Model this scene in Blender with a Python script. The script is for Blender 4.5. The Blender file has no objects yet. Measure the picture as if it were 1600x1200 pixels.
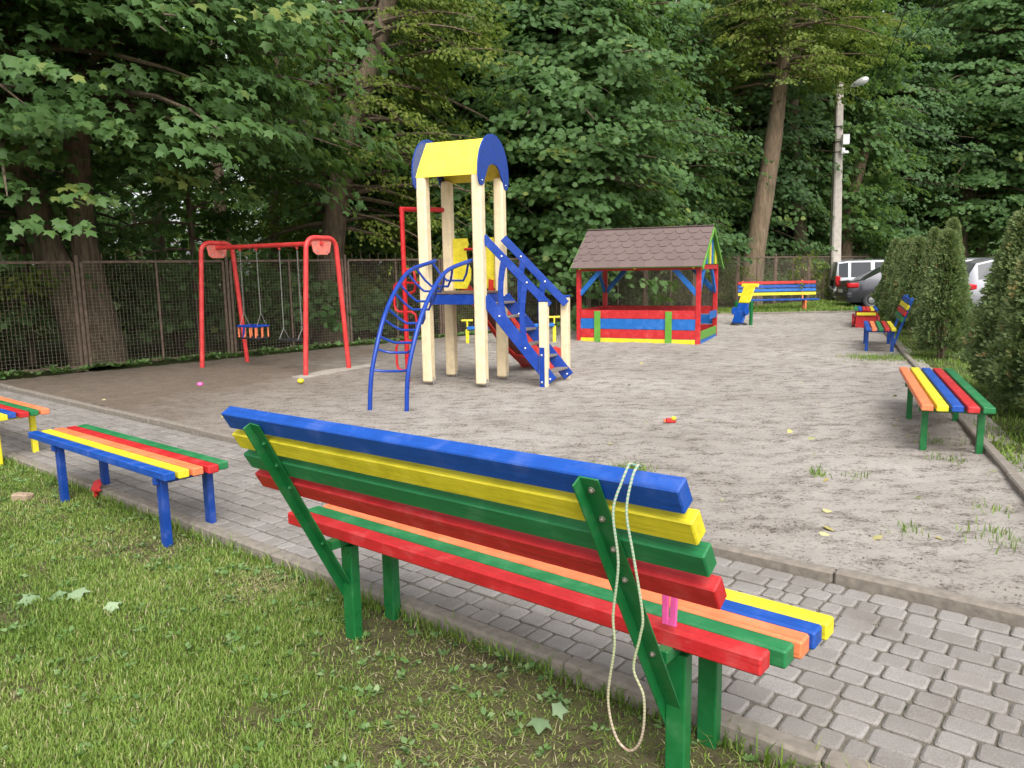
import bpy, math, random
import numpy as np
from mathutils import Vector, Matrix, noise as mnoise

R = math.radians
scene = bpy.context.scene
COL = scene.collection
rng = np.random.default_rng(7)
random.seed(7)

# ------------------------------------------------------------------ camera, sky, sun, exposure
F, CAMH, PITCH, ROLL = 1200.0, 1.6, R(8.6), R(1.0)
fw = np.array([0, math.cos(PITCH), -math.sin(PITCH)]); up0 = np.array([0, math.sin(PITCH), math.cos(PITCH)])
r0 = np.array([1., 0, 0])
rt = r0*math.cos(ROLL) - up0*math.sin(ROLL); upv = r0*math.sin(ROLL) + up0*math.cos(ROLL)
CP = np.array([0, 0, CAMH])
cam = bpy.data.cameras.new('camera'); camo = bpy.data.objects.new('camera', cam); COL.objects.link(camo)
cam.sensor_width = 36; cam.lens = 36*F/1600; cam.clip_end = 1500; cam.clip_start = .05
camo.matrix_world = Matrix(((rt[0], upv[0], -fw[0], 0), (rt[1], upv[1], -fw[1], 0), (rt[2], upv[2], -fw[2], CAMH), (0, 0, 0, 1)))
scene.camera = camo

SUN_EL, SUN_AZ = R(50), R(168)      # azimuth measured clockwise from +Y: high, behind the camera, a little to the right
world = bpy.data.worlds.new('World'); scene.world = world; world.use_nodes = True
wn, wl = world.node_tree.nodes, world.node_tree.links
sky = wn.new('ShaderNodeTexSky'); sky.sky_type = 'NISHITA'; sky.sun_disc = False
sky.sun_elevation = SUN_EL; sky.sun_rotation = SUN_AZ; sky.air_density = 1.0; sky.dust_density = 4.0; sky.ozone_density = 1.0
hs = wn.new('ShaderNodeHueSaturation'); hs.inputs['Saturation'].default_value = .25     # a veil of cloud greys the blue
wl.new(sky.outputs[0], hs.inputs['Color'])
bg = wn['Background']; bg.inputs['Strength'].default_value = .15
wl.new(hs.outputs[0], bg.inputs[0])
sun = bpy.data.lights.new('sun', 'SUN'); sun.energy = 1.2; sun.angle = R(50); sun.color = (1, .975, .94)
suno = bpy.data.objects.new('sun', sun); COL.objects.link(suno)
sdir = Vector((math.sin(SUN_AZ)*math.cos(SUN_EL), math.cos(SUN_AZ)*math.cos(SUN_EL), math.sin(SUN_EL)))
suno.rotation_euler = sdir.to_track_quat('Z', 'Y').to_euler(); suno.location = sdir*40
vs = scene.view_settings
vs.view_transform = 'Standard'; vs.look = 'None'; vs.gamma = 1; vs.exposure = 1.03; vs.use_curve_mapping = False

# ------------------------------------------------------------------ helpers
def ray(x, y): return fw + rt*(x-800)/F - upv*(y-600)/F
def gp(x, y, z=0.):
    d = ray(x, y); return CP + d*((z-CAMH)/d[2])
def at(x, y, Y):
    d = ray(x, y); return CP + d*(Y/d[1])
def lin(r, g, b):
    f = lambda c: (c/255/12.92 if c/255 <= .04045 else ((c/255+.055)/1.055)**2.4)
    return (f(r), f(g), f(b))
def nrm(a): a = np.array(a, float); return a/np.linalg.norm(a)

class MB:
    def __init__(s): s.v = []; s.f = []
    def add(s, vs, fs):
        n = len(s.v); s.v += [tuple(map(float, p)) for p in vs]; s.f += [tuple(i+n for i in f) for f in fs]
    def cbox(s, c, h, ax=None, ch=.004):
        """chamfered box: centre, half sizes, axes (3 unit vectors)"""
        A = np.eye(3) if ax is None else np.array(ax, float); c = np.array(c, float); h = np.array(h, float)
        ch = min(ch, .45*min(h)); vs = []; idx = {}
        for sx in (-1, 1):
            for sy in (-1, 1):
                for sz in (-1, 1):
                    for k in range(3):
                        p = np.array([sx, sy, sz])*h; q = p.copy()
                        for j in range(3):
                            if j != k: q[j] -= np.sign(p[j])*ch
                        idx[(sx, sy, sz, k)] = len(vs); vs.append(c + q@A)
        fs = []
        for k in range(3):
            a, b = [(1, 2), (2, 0), (0, 1)][k]
            for sg in (-1, 1):
                loop = []
                for (pa, pb) in ((-1, -1), (1, -1), (1, 1), (-1, 1)):
                    t = [0, 0, 0]; t[k] = sg; t[a] = pa; t[b] = pb; loop.append(idx[(*t, k)])
                fs.append(loop if sg > 0 else loop[::-1])
        for k in range(3):          # edge chamfers along axis k
            a, b = [(1, 2), (2, 0), (0, 1)][k]
            for pa in (-1, 1):
                for pb in (-1, 1):
                    t1 = [0, 0, 0]; t1[a] = pa; t1[b] = pb; t2 = list(t1); t1[k] = -1; t2[k] = 1
                    q = [idx[(*t1, a)], idx[(*t2, a)], idx[(*t2, b)], idx[(*t1, b)]]
                    fs.append(q if pa*pb < 0 else q[::-1])
        for sx in (-1, 1):
            for sy in (-1, 1):
                for sz in (-1, 1):
                    q = [idx[(sx, sy, sz, 0)], idx[(sx, sy, sz, 1)], idx[(sx, sy, sz, 2)]]
                    fs.append(q if sx*sy*sz > 0 else q[::-1])
        s.add(vs, fs); return s
    def beam(s, p, q, w, t, ref=(0, 0, 1), ch=.004):
        """beam from p to q; w along ref-side, t along the other"""
        p, q = np.array(p, float), np.array(q, float); d = q-p; L = np.linalg.norm(d); x = d/L
        ref = np.array(ref, float)
        if abs(ref@x) > .999*np.linalg.norm(ref): ref = np.array([.742, .670, 0])
        y = ref - x*(ref@x); y = nrm(y); z = np.cross(x, y)
        return s.cbox((p+q)/2, (L/2, w/2, t/2), (x, y, z), ch)
    def tube(s, pts, rad, n=8, cap=True):
        pts = [np.array(p, float) for p in pts]
        rad = [rad]*len(pts) if np.isscalar(rad) else rad
        t = nrm(pts[1]-pts[0]); a = np.array([0, 0, 1.]) if abs(t[2]) < .9 else np.array([1., 0, 0])
        u = nrm(np.cross(t, a)); vs = []
        for i, p in enumerate(pts):
            t2 = nrm(pts[min(i+1, len(pts)-1)] - pts[max(i-1, 0)])
            u = nrm(u - t2*(u@t2)); w = np.cross(t2, u)
            for k in range(n):
                an = 2*math.pi*k/n; vs.append(p + rad[i]*(u*math.cos(an) + w*math.sin(an)))
        fs = []
        for i in range(len(pts)-1):
            for k in range(n):
                k2 = (k+1) % n; fs.append((i*n+k, i*n+k2, (i+1)*n+k2, (i+1)*n+k))
        if cap: fs.append(tuple(range(n))[::-1]); fs.append(tuple(range((len(pts)-1)*n, len(pts)*n)))
        s.add(vs, fs); return s
    def prism(s, poly, o, ex, ey, th):
        """2D polygon in frame (o, ex, ey) extruded by th along ex x ey"""
        o, ex, ey = (np.array(a, float) for a in (o, ex, ey)); ez = np.cross(ex, ey); n = len(poly)
        vs = [o + ex*x + ey*y for x, y in poly] + [o + ex*x + ey*y + ez*th for x, y in poly]
        fs = [tuple(range(n))[::-1], tuple(range(n, 2*n))] + [(i, (i+1) % n, n+(i+1) % n, n+i) for i in range(n)]
        s.add(vs, fs); return s
    def lathe(s, prof, o, ax, n=16):
        """profile of (r, h) revolved about axis ax through o"""
        ax = nrm(ax); a = np.array([0, 0, 1.]) if abs(ax[2]) < .9 else np.array([1., 0, 0])
        u = nrm(np.cross(ax, a)); w = np.cross(ax, u); o = np.array(o, float); vs = []; m = len(prof)
        for r_, h_ in prof:
            for k in range(n):
                an = 2*math.pi*k/n; vs.append(o + ax*h_ + r_*(u*math.cos(an)+w*math.sin(an)))
        fs = [(i*n+k, i*n+(k+1) % n, (i+1)*n+(k+1) % n, (i+1)*n+k) for i in range(m-1) for k in range(n)]
        fs.append(tuple(range(n))[::-1]); fs.append(tuple(range((m-1)*n, m*n)))
        s.add(vs, fs); return s

def link(o, parent=None):
    COL.objects.link(o)
    if parent is not None: o.parent = parent
    return o
def mk(name, mb, mat, root=None, smooth=False, local=False):
    """mesh object; world coordinates unless local; a child is stored relative to its root (roots here are unrotated)"""
    me = bpy.data.meshes.new(name)
    off = np.zeros(3)
    if root is not None and not local:
        r_ = root
        while r_ is not None: off = off + np.array(r_.location); r_ = r_.parent
    v = np.array(mb.v) - off
    me.from_pydata(v.tolist(), [], mb.f); me.materials.append(mat)
    if smooth:
        for p in me.polygons: p.use_smooth = True
        try: me.set_sharp_from_angle(angle=R(40))
        except Exception: pass
    me.update()
    return link(bpy.data.objects.new(name, me), root)
def npmesh(name, V, Fc, nper, mat, root=None, attr=None, smooth=False):
    """fast mesh from arrays: V (n,3), Fc flat loop indices with nper verts per face, attr dict of per-face floats"""
    me = bpy.data.meshes.new(name); nf = len(Fc)//nper
    me.vertices.add(len(V)); me.vertices.foreach_set('co', np.ascontiguousarray(V, np.float32).ravel())
    me.loops.add(len(Fc)); me.loops.foreach_set('vertex_index', np.ascontiguousarray(Fc, np.int32))
    me.polygons.add(nf); me.polygons.foreach_set('loop_start', np.arange(0, nf*nper, nper, dtype=np.int32))
    me.polygons.foreach_set('loop_total', np.full(nf, nper, np.int32))
    if smooth: me.polygons.foreach_set('use_smooth', np.ones(nf, bool))
    if attr is not None:
        a = me.attributes.new('tint', 'FLOAT', 'FACE'); a.data.foreach_set('value', np.ascontiguousarray(attr, np.float32))
    me.update(calc_edges=True); me.materials.append(mat)
    o = bpy.data.objects.new(name, me); return link(o, root)
def thing(name, label, cat, loc=(0, 0, 0), group=None):
    o = bpy.data.objects.new(name, None); o.empty_display_size = .2; o.location = tuple(map(float, loc)); link(o)
    return tag(o, label, cat, group)
def tag(o, label=None, cat=None, group=None, kind=None):
    for k, v in (('label', label), ('category', cat), ('group', group), ('kind', kind)):
        if v: o[k] = v
    return o
def dup(root, loc, rotz=0, scale=1, label=None):
    r_ = root.copy(); COL.objects.link(r_); r_.location = tuple(map(float, loc)); r_.rotation_euler = (0, 0, rotz)
    r_.scale = (scale,)*3 if np.isscalar(scale) else scale
    if label: r_['label'] = label
    for ch in list(root.children):
        c = ch.copy(); COL.objects.link(c); c.parent = r_
        for g in ch.children:
            d = g.copy(); COL.objects.link(d); d.parent = c
    return r_

# ------------------------------------------------------------------ materials
def newmat(name):
    m = bpy.data.materials.new(name); m.use_nodes = True
    nt = m.node_tree; return m, nt.nodes, nt.links, nt.nodes['Principled BSDF']
def N(ns, t, **kw):
    n = ns.new(t)
    for k, v in kw.items():
        if k in n.inputs: n.inputs[k].default_value = v
        else: setattr(n, k, v)
    return n
def ramp(ns, ls, src, stops):
    r_ = ns.new('ShaderNodeValToRGB'); el = r_.color_ramp.elements
    while len(el) < len(stops): el.new(.5)
    for e, (p, c) in zip(el, stops): e.position = p; e.color = (*c, 1) if len(c) == 3 else c
    ls.new(src, r_.inputs[0]); return r_
def mixc(ns, ls, fac, a, b, mode='MIX'):
    m = ns.new('ShaderNodeMix'); m.data_type = 'RGBA'; m.blend_type = mode
    for i, s in ((0, fac), (6, a), (7, b)):
        if hasattr(s, 'links'): ls.new(s, m.inputs[i])
        elif i == 0: m.inputs[0].default_value = s
        else: m.inputs[i].default_value = (*s, 1)
    return m.outputs[2]
def coords(ns, ls, kind='Object', scale=(1, 1, 1), rot=(0, 0, 0)):
    tc = ns.new('ShaderNodeTexCoord'); mp = ns.new('ShaderNodeMapping'); mp.inputs['Scale'].default_value = scale
    mp.inputs['Rotation'].default_value = rot
    ls.new(tc.outputs[kind], mp.inputs[0]); return mp.outputs[0]
def bump(ns, ls, h, p, strength=.3, dist=.01):
    b = ns.new('ShaderNodeBump'); b.inputs['Strength'].default_value = strength; b.inputs['Distance'].default_value = dist
    ls.new(h, b.inputs['Height']); ls.new(b.outputs[0], p.inputs['Normal']); return b
def paint(name, col, rough=.48, grain=True, wear=.5, ang=0.):
    """brushed oil paint over wood or metal, with dust and small chips"""
    m, ns, ls, p = newmat(name)
    v = coords(ns, ls, 'Object')
    n1 = N(ns, 'ShaderNodeTexNoise', Scale=9., Detail=5., Roughness=.65); ls.new(v, n1.inputs[0])
    n2 = N(ns, 'ShaderNodeTexNoise', Scale=160., Detail=2.); ls.new(v, n2.inputs[0])
    c = np.array(col)
    r1 = ramp(ns, ls, n1.outputs[0], [(.3, tuple(c*.80)), (.55, tuple(c)), (.75, tuple(np.minimum(c*1.08+.006, 1)))])
    dust = ramp(ns, ls, n1.outputs[0], [(.52, (0, 0, 0)), (.75, (.22*wear,)*3)])
    c1 = mixc(ns, ls, dust.outputs[0], r1.outputs[0], (.38, .34, .29))
    chip = ramp(ns, ls, n2.outputs[0], [(.735, (0, 0, 0)), (.76, (.5*wear if wear > .2 else 0.,)*3)])
    c2 = mixc(ns, ls, chip.outputs[0], c1, (.45, .40, .33))
    ls.new(c2, p.inputs['Base Color'])
    rr = ramp(ns, ls, n1.outputs[0], [(.3, (rough-.08,)*3), (.7, (rough+.16,)*3)]); ls.new(rr.outputs[0], p.inputs['Roughness'])
    if grain:
        tc = ns.new('ShaderNodeTexCoord'); ro = ns.new('ShaderNodeMapping'); ro.inputs['Rotation'].default_value = (0, 0, -ang); ls.new(tc.outputs['Object'], ro.inputs[0])
        scm = ns.new('ShaderNodeMapping'); scm.inputs['Scale'].default_value = (3.2, 75, 75); ls.new(ro.outputs[0], scm.inputs[0])
        g = N(ns, 'ShaderNodeTexNoise', Scale=1., Detail=5., Roughness=.7); ls.new(scm.outputs[0], g.inputs[0])
        bump(ns, ls, g.outputs[0], p, .45, .004)
        st = ramp(ns, ls, g.outputs[0], [(.28, (.72, .72, .74)), (.5, (1, 1, 1)), (.72, (1.06, 1.06, 1.05))])
        c2 = mixc(ns, ls, 1., c2, st.outputs[0], 'MULTIPLY'); ls.new(c2, p.inputs['Base Color'])
    else: bump(ns, ls, n1.outputs[0], p, .12, .004)
    return m
def plain(name, col, rough=.5, metal=0., var=.15, scale=20., bmp=.1):
    m, ns, ls, p = newmat(name); v = coords(ns, ls)
    n = N(ns, 'ShaderNodeTexNoise', Scale=scale, Detail=4.); ls.new(v, n.inputs[0]); c = np.array(col)
    r_ = ramp(ns, ls, n.outputs[0], [(.3, tuple(c*(1-var))), (.7, tuple(np.minimum(c*(1+var), 1)))])
    ls.new(r_.outputs[0], p.inputs['Base Color']); p.inputs['Roughness'].default_value = rough; p.inputs['Metallic'].default_value = metal
    if bmp: bump(ns, ls, n.outputs[0], p, bmp, .01)
    return m
def leafmat(name, stops, transl=.48, rough=.55, tcol=None):
    m, ns, ls, p = newmat(name)
    a = ns.new('ShaderNodeAttribute'); a.attribute_name = 'tint'
    r_ = ramp(ns, ls, a.outputs['Fac'], stops); ls.new(r_.outputs[0], p.inputs['Base Color']); p.inputs['Roughness'].default_value = rough; p.inputs['Specular IOR Level'].default_value = .3
    t = ns.new('ShaderNodeBsdfTranslucent'); mx = ns.new('ShaderNodeMixShader'); mx.inputs[0].default_value = transl
    tc = mixc(ns, ls, .5, r_.outputs[0], tcol or (.20, .32, .04)); ls.new(tc, t.inputs[0])
    ls.new(p.outputs[0], mx.inputs[1]); ls.new(t.outputs[0], mx.inputs[2]); ls.new(mx.outputs[0], ns['Material Output'].inputs[0])
    return m

BLUE, YEL, GRN, RED, ORG = lin(2, 72, 160), lin(222, 206, 42), lin(28, 116, 64), lin(186, 30, 34), lin(232, 124, 78)
MBLUE, MYEL, MGRN, MRED, MORG = (paint(n, c, ang=-.68) for n, c in
    (('blue_paint', BLUE), ('yellow_paint', YEL), ('green_paint', GRN), ('red_paint', RED), ('orange_paint', ORG)))
M_DBLUE = paint('deep_blue_enamel', lin(4, 56, 146), .32, False, .12)
M_DKGRN = paint('green_enamel', lin(24, 104, 52), .32, False, .4)
M_LGRN = paint('light_green_paint', lin(92, 152, 50), .45)
M_SKYB = paint('sky_blue_paint', lin(18, 100, 178), .45)
M_CREAM = paint('cream_post', lin(226, 206, 168), .5, False, .45)
M_SWRED = paint('swing_red', lin(206, 58, 56), .4, False, .5)
M_SALM = paint('faded_red_plate', lin(224, 120, 104), .5, False, .6)
M_ENRED = paint('red_enamel', lin(188, 26, 32), .3, False, .3)
M_SLIDE = paint('slide_red', lin(204, 58, 48), .3, False, .3)
M_RYEL = paint('roof_yellow', lin(236, 216, 70), .45, False, .2)
M_STEEL = plain('zinc', (.55, .55, .54), .35, .9, .1, 60)
M_BOLT = plain('dull_bolt', lin(128, 124, 112), .55, .5, .25, 90)
M_CHAIN = plain('chain', lin(150, 148, 142), .6, .2, .1, 60)
M_TREAD = plain('grey_tread', lin(122, 112, 104), .6, 0, .15, 30)
M_DECK = plain('brown_plywood', lin(98, 80, 70), .55, 0, .2, 30)
M_BLACK = plain('black_rubber', (.016, .016, .018), .6, 0, .2, 40)
M_FENCE = plain('rusty_brown_paint', lin(104, 87, 74), .7, .1, .35, 14, .3)
M_WIRE = plain('wire', lin(150, 138, 122), .6, .2, .2, 30, 0)
M_CONC = plain('concrete', lin(168, 160, 150), .85, 0, .16, 6, .4)
M_KERB = plain('kerb_concrete', lin(122, 114, 104), .9, 0, .2, 24, .5)

def shingle_mat():
    m, ns, ls, p = newmat('shingle')
    oi = ns.new('ShaderNodeObjectInfo'); v = coords(ns, ls)
    n = N(ns, 'ShaderNodeTexNoise', Scale=220., Detail=2.); ls.new(v, n.inputs[0])
    a = ramp(ns, ls, n.outputs[0], [(.35, lin(84, 70, 67)), (.65, lin(120, 102, 98))])
    b = ramp(ns, ls, oi.outputs['Random'], [(0, (.92, .92, .92)), (1, (1.05, 1.04, 1.04))])
    ls.new(mixc(ns, ls, 1., a.outputs[0], b.outputs[0], 'MULTIPLY'), p.inputs['Base Color']); p.inputs['Roughness'].default_value = .9
    bump(ns, ls, n.outputs[0], p, .5, .004); return m
M_SHINGLE = shingle_mat()

def paver_mat():
    m, ns, ls, p = newmat('paver_concrete')
    oi = ns.new('ShaderNodeObjectInfo'); v = coords(ns, ls, 'Generated'); g = ns.new('ShaderNodeNewGeometry')
    n = N(ns, 'ShaderNodeTexNoise', Scale=190., Detail=3., Roughness=.7); ls.new(g.outputs['Position'], n.inputs[0])
    n2 = N(ns, 'ShaderNodeTexNoise', Scale=2.6, Detail=5., Roughness=.6); ls.new(g.outputs['Position'], n2.inputs[0])
    a = ramp(ns, ls, n.outputs[0], [(.3, lin(118, 113, 108)), (.5, lin(138, 133, 129)), (.72, lin(156, 152, 148))])
    b = ramp(ns, ls, n2.outputs[0], [(.3, (.80, .78, .75)), (.6, (1, 1, 1))])
    c = mixc(ns, ls, 1., a.outputs[0], b.outputs[0], 'MULTIPLY')
    rr = ramp(ns, ls, g.outputs['Random Per Island'], [(0, (.80, .80, .79)), (1, (1.06, 1.05, 1.04))])
    ro = ramp(ns, ls, oi.outputs['Random'], [(0, (.82, .81, .79)), (.7, (1., 1., 1.)), (1, (1.08, 1.08, 1.08))])
    c = mixc(ns, ls, 1., c, rr.outputs[0], 'MULTIPLY'); c = mixc(ns, ls, 1., c, ro.outputs[0], 'MULTIPLY')
    ls.new(c, p.inputs['Base Color']); p.inputs['Roughness'].default_value = .88
    bump(ns, ls, n.outputs[0], p, .35, .004); return m
M_PAVER = paver_mat()

def earth_mat(name, base, dark, light, crumb=True, soil=None, sc=1.):
    """sand or soil in world coordinates; soil: (colour, px, py, radius) list of a browner earth mixed in"""
    m, ns, ls, p = newmat(name); g = ns.new('ShaderNodeNewGeometry'); P = g.outputs['Position']
    def no(s, d=5., r_=.6, st=(1, 1, 1)):
        mp = ns.new('ShaderNodeMapping'); mp.inputs['Scale'].default_value = st; ls.new(P, mp.inputs[0])
        n = N(ns, 'ShaderNodeTexNoise', Scale=s*sc, Detail=d, Roughness=r_); ls.new(mp.outputs[0], n.inputs[0]); return n.outputs[0]
    a = no(.55, 6); b = no(5.5, 8, .72, (.75, 1.3, 1)); c = no(42, 6, .75); d = no(260, 2)
    c1 = ramp(ns, ls, a, [(.3, base), (.7, light)]).outputs[0]
    c1 = mixc(ns, ls, ramp(ns, ls, b, [(.50, (0, 0, 0)), (.68, (.75, .75, .75))]).outputs[0], c1, dark)
    if soil:
        col2, mask_from, mask_to, axis = soil
        sep = ns.new('ShaderNodeVectorMath'); sep.operation = 'DOT_PRODUCT'; sep.inputs[1].default_value = axis; ls.new(P, sep.inputs[0])
        ad = ns.new('ShaderNodeMath'); ad.operation = 'MULTIPLY_ADD'; ls.new(a, ad.inputs[0]); ad.inputs[1].default_value = 5.; ls.new(sep.outputs['Value'], ad.inputs[2])
        mr = ns.new('ShaderNodeMapRange'); mr.inputs[1].default_value = mask_from; mr.inputs[2].default_value = mask_to; ls.new(ad.outputs[0], mr.inputs[0])
        c1 = mixc(ns, ls, mr.outputs[0], c1, mixc(ns, ls, b, col2, tuple(np.array(col2)*.6)))
    if crumb:
        k = ramp(ns, ls, c, [(.50, (0, 0, 0)), (.60, (.9, .9, .9))]).outputs[0]
        w = ramp(ns, ls, b, [(.40, (.12, .12, .12)), (.58, (1, 1, 1))]).outputs[0]
        k = mixc(ns, ls, 1., k, w, 'MULTIPLY')
        c1 = mixc(ns, ls, k, c1, tuple(np.array(dark)*.42))
    c1 = mixc(ns, ls, .35, c1, ramp(ns, ls, d, [(.3, (.25, .25, .25)), (.7, (.75, .75, .75))]).outputs[0], 'SOFT_LIGHT')
    ls.new(c1, p.inputs['Base Color']); p.inputs['Roughness'].default_value = .95; p.inputs['Specular IOR Level'].default_value = .15
    mx = ns.new('ShaderNodeMath'); mx.operation = 'MULTIPLY_ADD'; ls.new(c, mx.inputs[0]); mx.inputs[1].default_value = .6; ls.new(d, mx.inputs[2])
    bump(ns, ls, mx.outputs[0], p, .7, .02); return m
M_SAND = earth_mat('playground_sand', lin(156, 148, 139), lin(112, 102, 92), lin(182, 175, 167),
                   soil=(lin(134, 120, 107), 4.5, 7.0, (-.77, .12, 0)))
M_SOIL = earth_mat('lawn_soil', lin(104, 92, 74), lin(76, 66, 52), lin(102, 106, 62), sc=1.6)
M_VERGE = earth_mat('verge_soil', lin(84, 90, 56), lin(58, 60, 38), lin(96, 104, 60))
M_FLOOR = earth_mat('forest_floor', lin(62, 66, 40), lin(42, 40, 28), lin(80, 92, 48), False, None, .4)
M_JOINT = earth_mat('joint_sand', lin(122, 115, 102), lin(96, 96, 76), lin(132, 125, 114))
M_ASPH = earth_mat('asphalt', lin(92, 90, 90), lin(76, 74, 74), lin(104, 102, 100), False)

def bark(name, c1, c2):
    m, ns, ls, p = newmat(name); v = coords(ns, ls, 'Object', (14, 14, 2.2))
    n = N(ns, 'ShaderNodeTexNoise', Scale=1., Detail=6., Roughness=.7); ls.new(v, n.inputs[0])
    w = N(ns, 'ShaderNodeTexNoise', Scale=1.3, Detail=3.); ls.new(coords(ns, ls), w.inputs[0])
    a = ramp(ns, ls, n.outputs[0], [(.35, c1), (.65, c2)]).outputs[0]
    a = mixc(ns, ls, ramp(ns, ls, w.outputs[0], [(.5, (0, 0, 0)), (.7, (.5, .5, .5))]).outputs[0], a, (.055, .062, .03))
    ls.new(a, p.inputs['Base Color']); p.inputs['Roughness'].default_value = .95
    bump(ns, ls, n.outputs[0], p, .9, .04); return m
M_BARK = bark('dark_bark', lin(70, 58, 47), lin(120, 103, 84))
M_BARKL = bark('pale_bark', lin(88, 73, 57), lin(134, 115, 92))
M_LEAF = leafmat('maple_leaf', [(0, (.058, .112, .030)), (.45, (.084, .170, .052)), (.85, (.126, .220, .068)), (1, (.23, .28, .07))])
M_LEAFB = leafmat('linden_leaf', [(0, (.055, .108, .040)), (.5, (.084, .164, .058)), (1, (.130, .215, .074))])
M_LEAFY = leafmat('yellow_green_leaf', [(0, (.085, .13, .022)), (.5, (.15, .20, .032)), (.9, (.23, .26, .045)), (1, (.30, .27, .06))])
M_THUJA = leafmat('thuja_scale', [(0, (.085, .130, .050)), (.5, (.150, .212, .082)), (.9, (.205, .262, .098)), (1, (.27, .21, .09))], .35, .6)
M_GRASS = leafmat('grass_blade', [(0, (.085, .155, .022)), (.4, (.155, .255, .038)), (.7, (.235, .325, .062)), (.9, (.36, .36, .14)), (1, (.46, .40, .24))], .3, .5, (.26, .38, .05))
M_WEED = leafmat('weed_leaf', [(0, (.06, .13, .035)), (.5, (.12, .22, .06)), (1, (.26, .34, .16))], .25)
M_PALE = leafmat('leaf_underside', [(0, (.16, .25, .12)), (1, (.28, .36, .21))], .15)
M_FALL = leafmat('fallen_leaf', [(0, (.42, .34, .08)), (.6, (.50, .46, .24)), (1, (.22, .26, .08))], .1)

# ------------------------------------------------------------------ the setting: ground, path, sand, lawn
U = np.array([.777, -.63, 0]); U /= np.linalg.norm(U); V = np.array([-U[1], U[0], 0])      # along / across the path
def UV(u, v, z=0.): return U*u + V*v + np.array([0, 0, z])
V_LAWN, V_SAND = 2.385, 3.955            # outer faces of the two kerbs
Z_LAWN, Z_SAND = -.07, .035
def fence_pt(x): return np.array([x, 12.23 + .904*(x+8.22), 0])
KD = nrm([3.66, 9.04, 0]); K0 = np.array([3.34, 4.85, 0])                                  # right kerb line
def grid(name, corners, nu, nv, zf, mat, kind='structure', bu=1., bv=1., parent=None):
    A, B, C_, D = (np.array(c, float)[:2] for c in corners)
    a = np.linspace(0, 1, nu)**bu; b = np.linspace(0, 1, nv)**bv; S, T = np.meshgrid(a, b, indexing='ij')
    P = (A[None, None]*((1-S)*(1-T))[..., None] + B*((S)*(1-T))[..., None] + C_*(S*T)[..., None] + D*((1-S)*T)[..., None]).reshape(-1, 2)
    Z = np.array([zf(x, y) for x, y in P]); Vx = np.column_stack([P, Z])
    i, j = np.meshgrid(np.arange(nu-1), np.arange(nv-1), indexing='ij'); k = (i*nv+j).ravel()
    Fc = np.column_stack([k, k+nv, k+nv+1, k+1])
    n = np.cross(Vx[Fc[0, 1]]-Vx[Fc[0, 0]], Vx[Fc[0, 2]]-Vx[Fc[0, 0]])
    if n[2] < 0: Fc = Fc[:, ::-1]
    o = npmesh(name, Vx, Fc.ravel(), 4, mat, parent, smooth=True); o['kind'] = kind; return o
def nz(x, y, s, o=0): return mnoise.noise((x*s+o, y*s-o, o*1.7))

gm = MB()
gm.add([(-400, -60, -.14), (400, -60, -.14), (400, 500, -.14), (-400, 500, -.14)], [(0, 1, 2, 3)])
tag(mk('ground', gm, M_FLOOR), kind='structure')

def sand_z(x, y):
    return (Z_SAND + .022*nz(x, y, .7) + .012*nz(x, y, 2.6, 3) + .010*mnoise.fractal((x*7, y*7, 1), 1, 2, 3)
            - .02*max(0, nz(x, y, 4.2, 9)-.25))
P0 = UV(-13.35, V_SAND); P1 = UV(-.5, V_SAND)
t_ = ((P1-K0)@KD); P1 = UV(0.55, V_SAND)
P2 = K0 + KD*20.8; P3 = fence_pt(5.0)
grid('sand', (P1, P0, P3, P2), 260, 300, sand_z, M_SAND, bu=1.5, bv=1.7)
def lawn_z(x, y): return Z_LAWN + .018*nz(x, y, .9, 5) + .014*mnoise.fractal((x*4, y*4, 4), 1, 2, 3)
grid('lawn', (UV(2.5, V_LAWN), UV(-14, V_LAWN), UV(-14, -3), UV(2.5, -3)), 220, 130, lawn_z, M_SOIL, bu=1.2)
# verge on the right of the kerb, grass strip at the back, car park
KN = np.array([KD[1], -KD[0], 0])
def verge_z(x, y): return .02 + .015*nz(x, y, 1.1, 2)
grid('verge', (K0-KD*3+KN*.09, K0+KD*26+KN*.09, K0+KD*26+KN*2.6, K0-KD*3+KN*2.6), 120, 20, verge_z, M_VERGE)
BK0 = K0 + KD*20.85; BK1 = fence_pt(4.6)
grid('back_verge', (BK0+np.array([0, .06, 0]), BK1, fence_pt(8)+np.array([0, -.05, 0]), BK0+np.array([1.2, 4.6, 0])), 40, 16, lambda x, y: .03+.02*nz(x, y, 1), M_VERGE)
am = MB(); q = [K0-KD*3+KN*2.6, K0-KD*3+KN*26, K0+KD*34+KN*26, K0+KD*34+KN*2.6]
am.add([(p[0], p[1], .006) for p in q], [(0, 1, 2, 3)]); tag(mk('car_park', am, M_ASPH), kind='structure')

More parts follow.
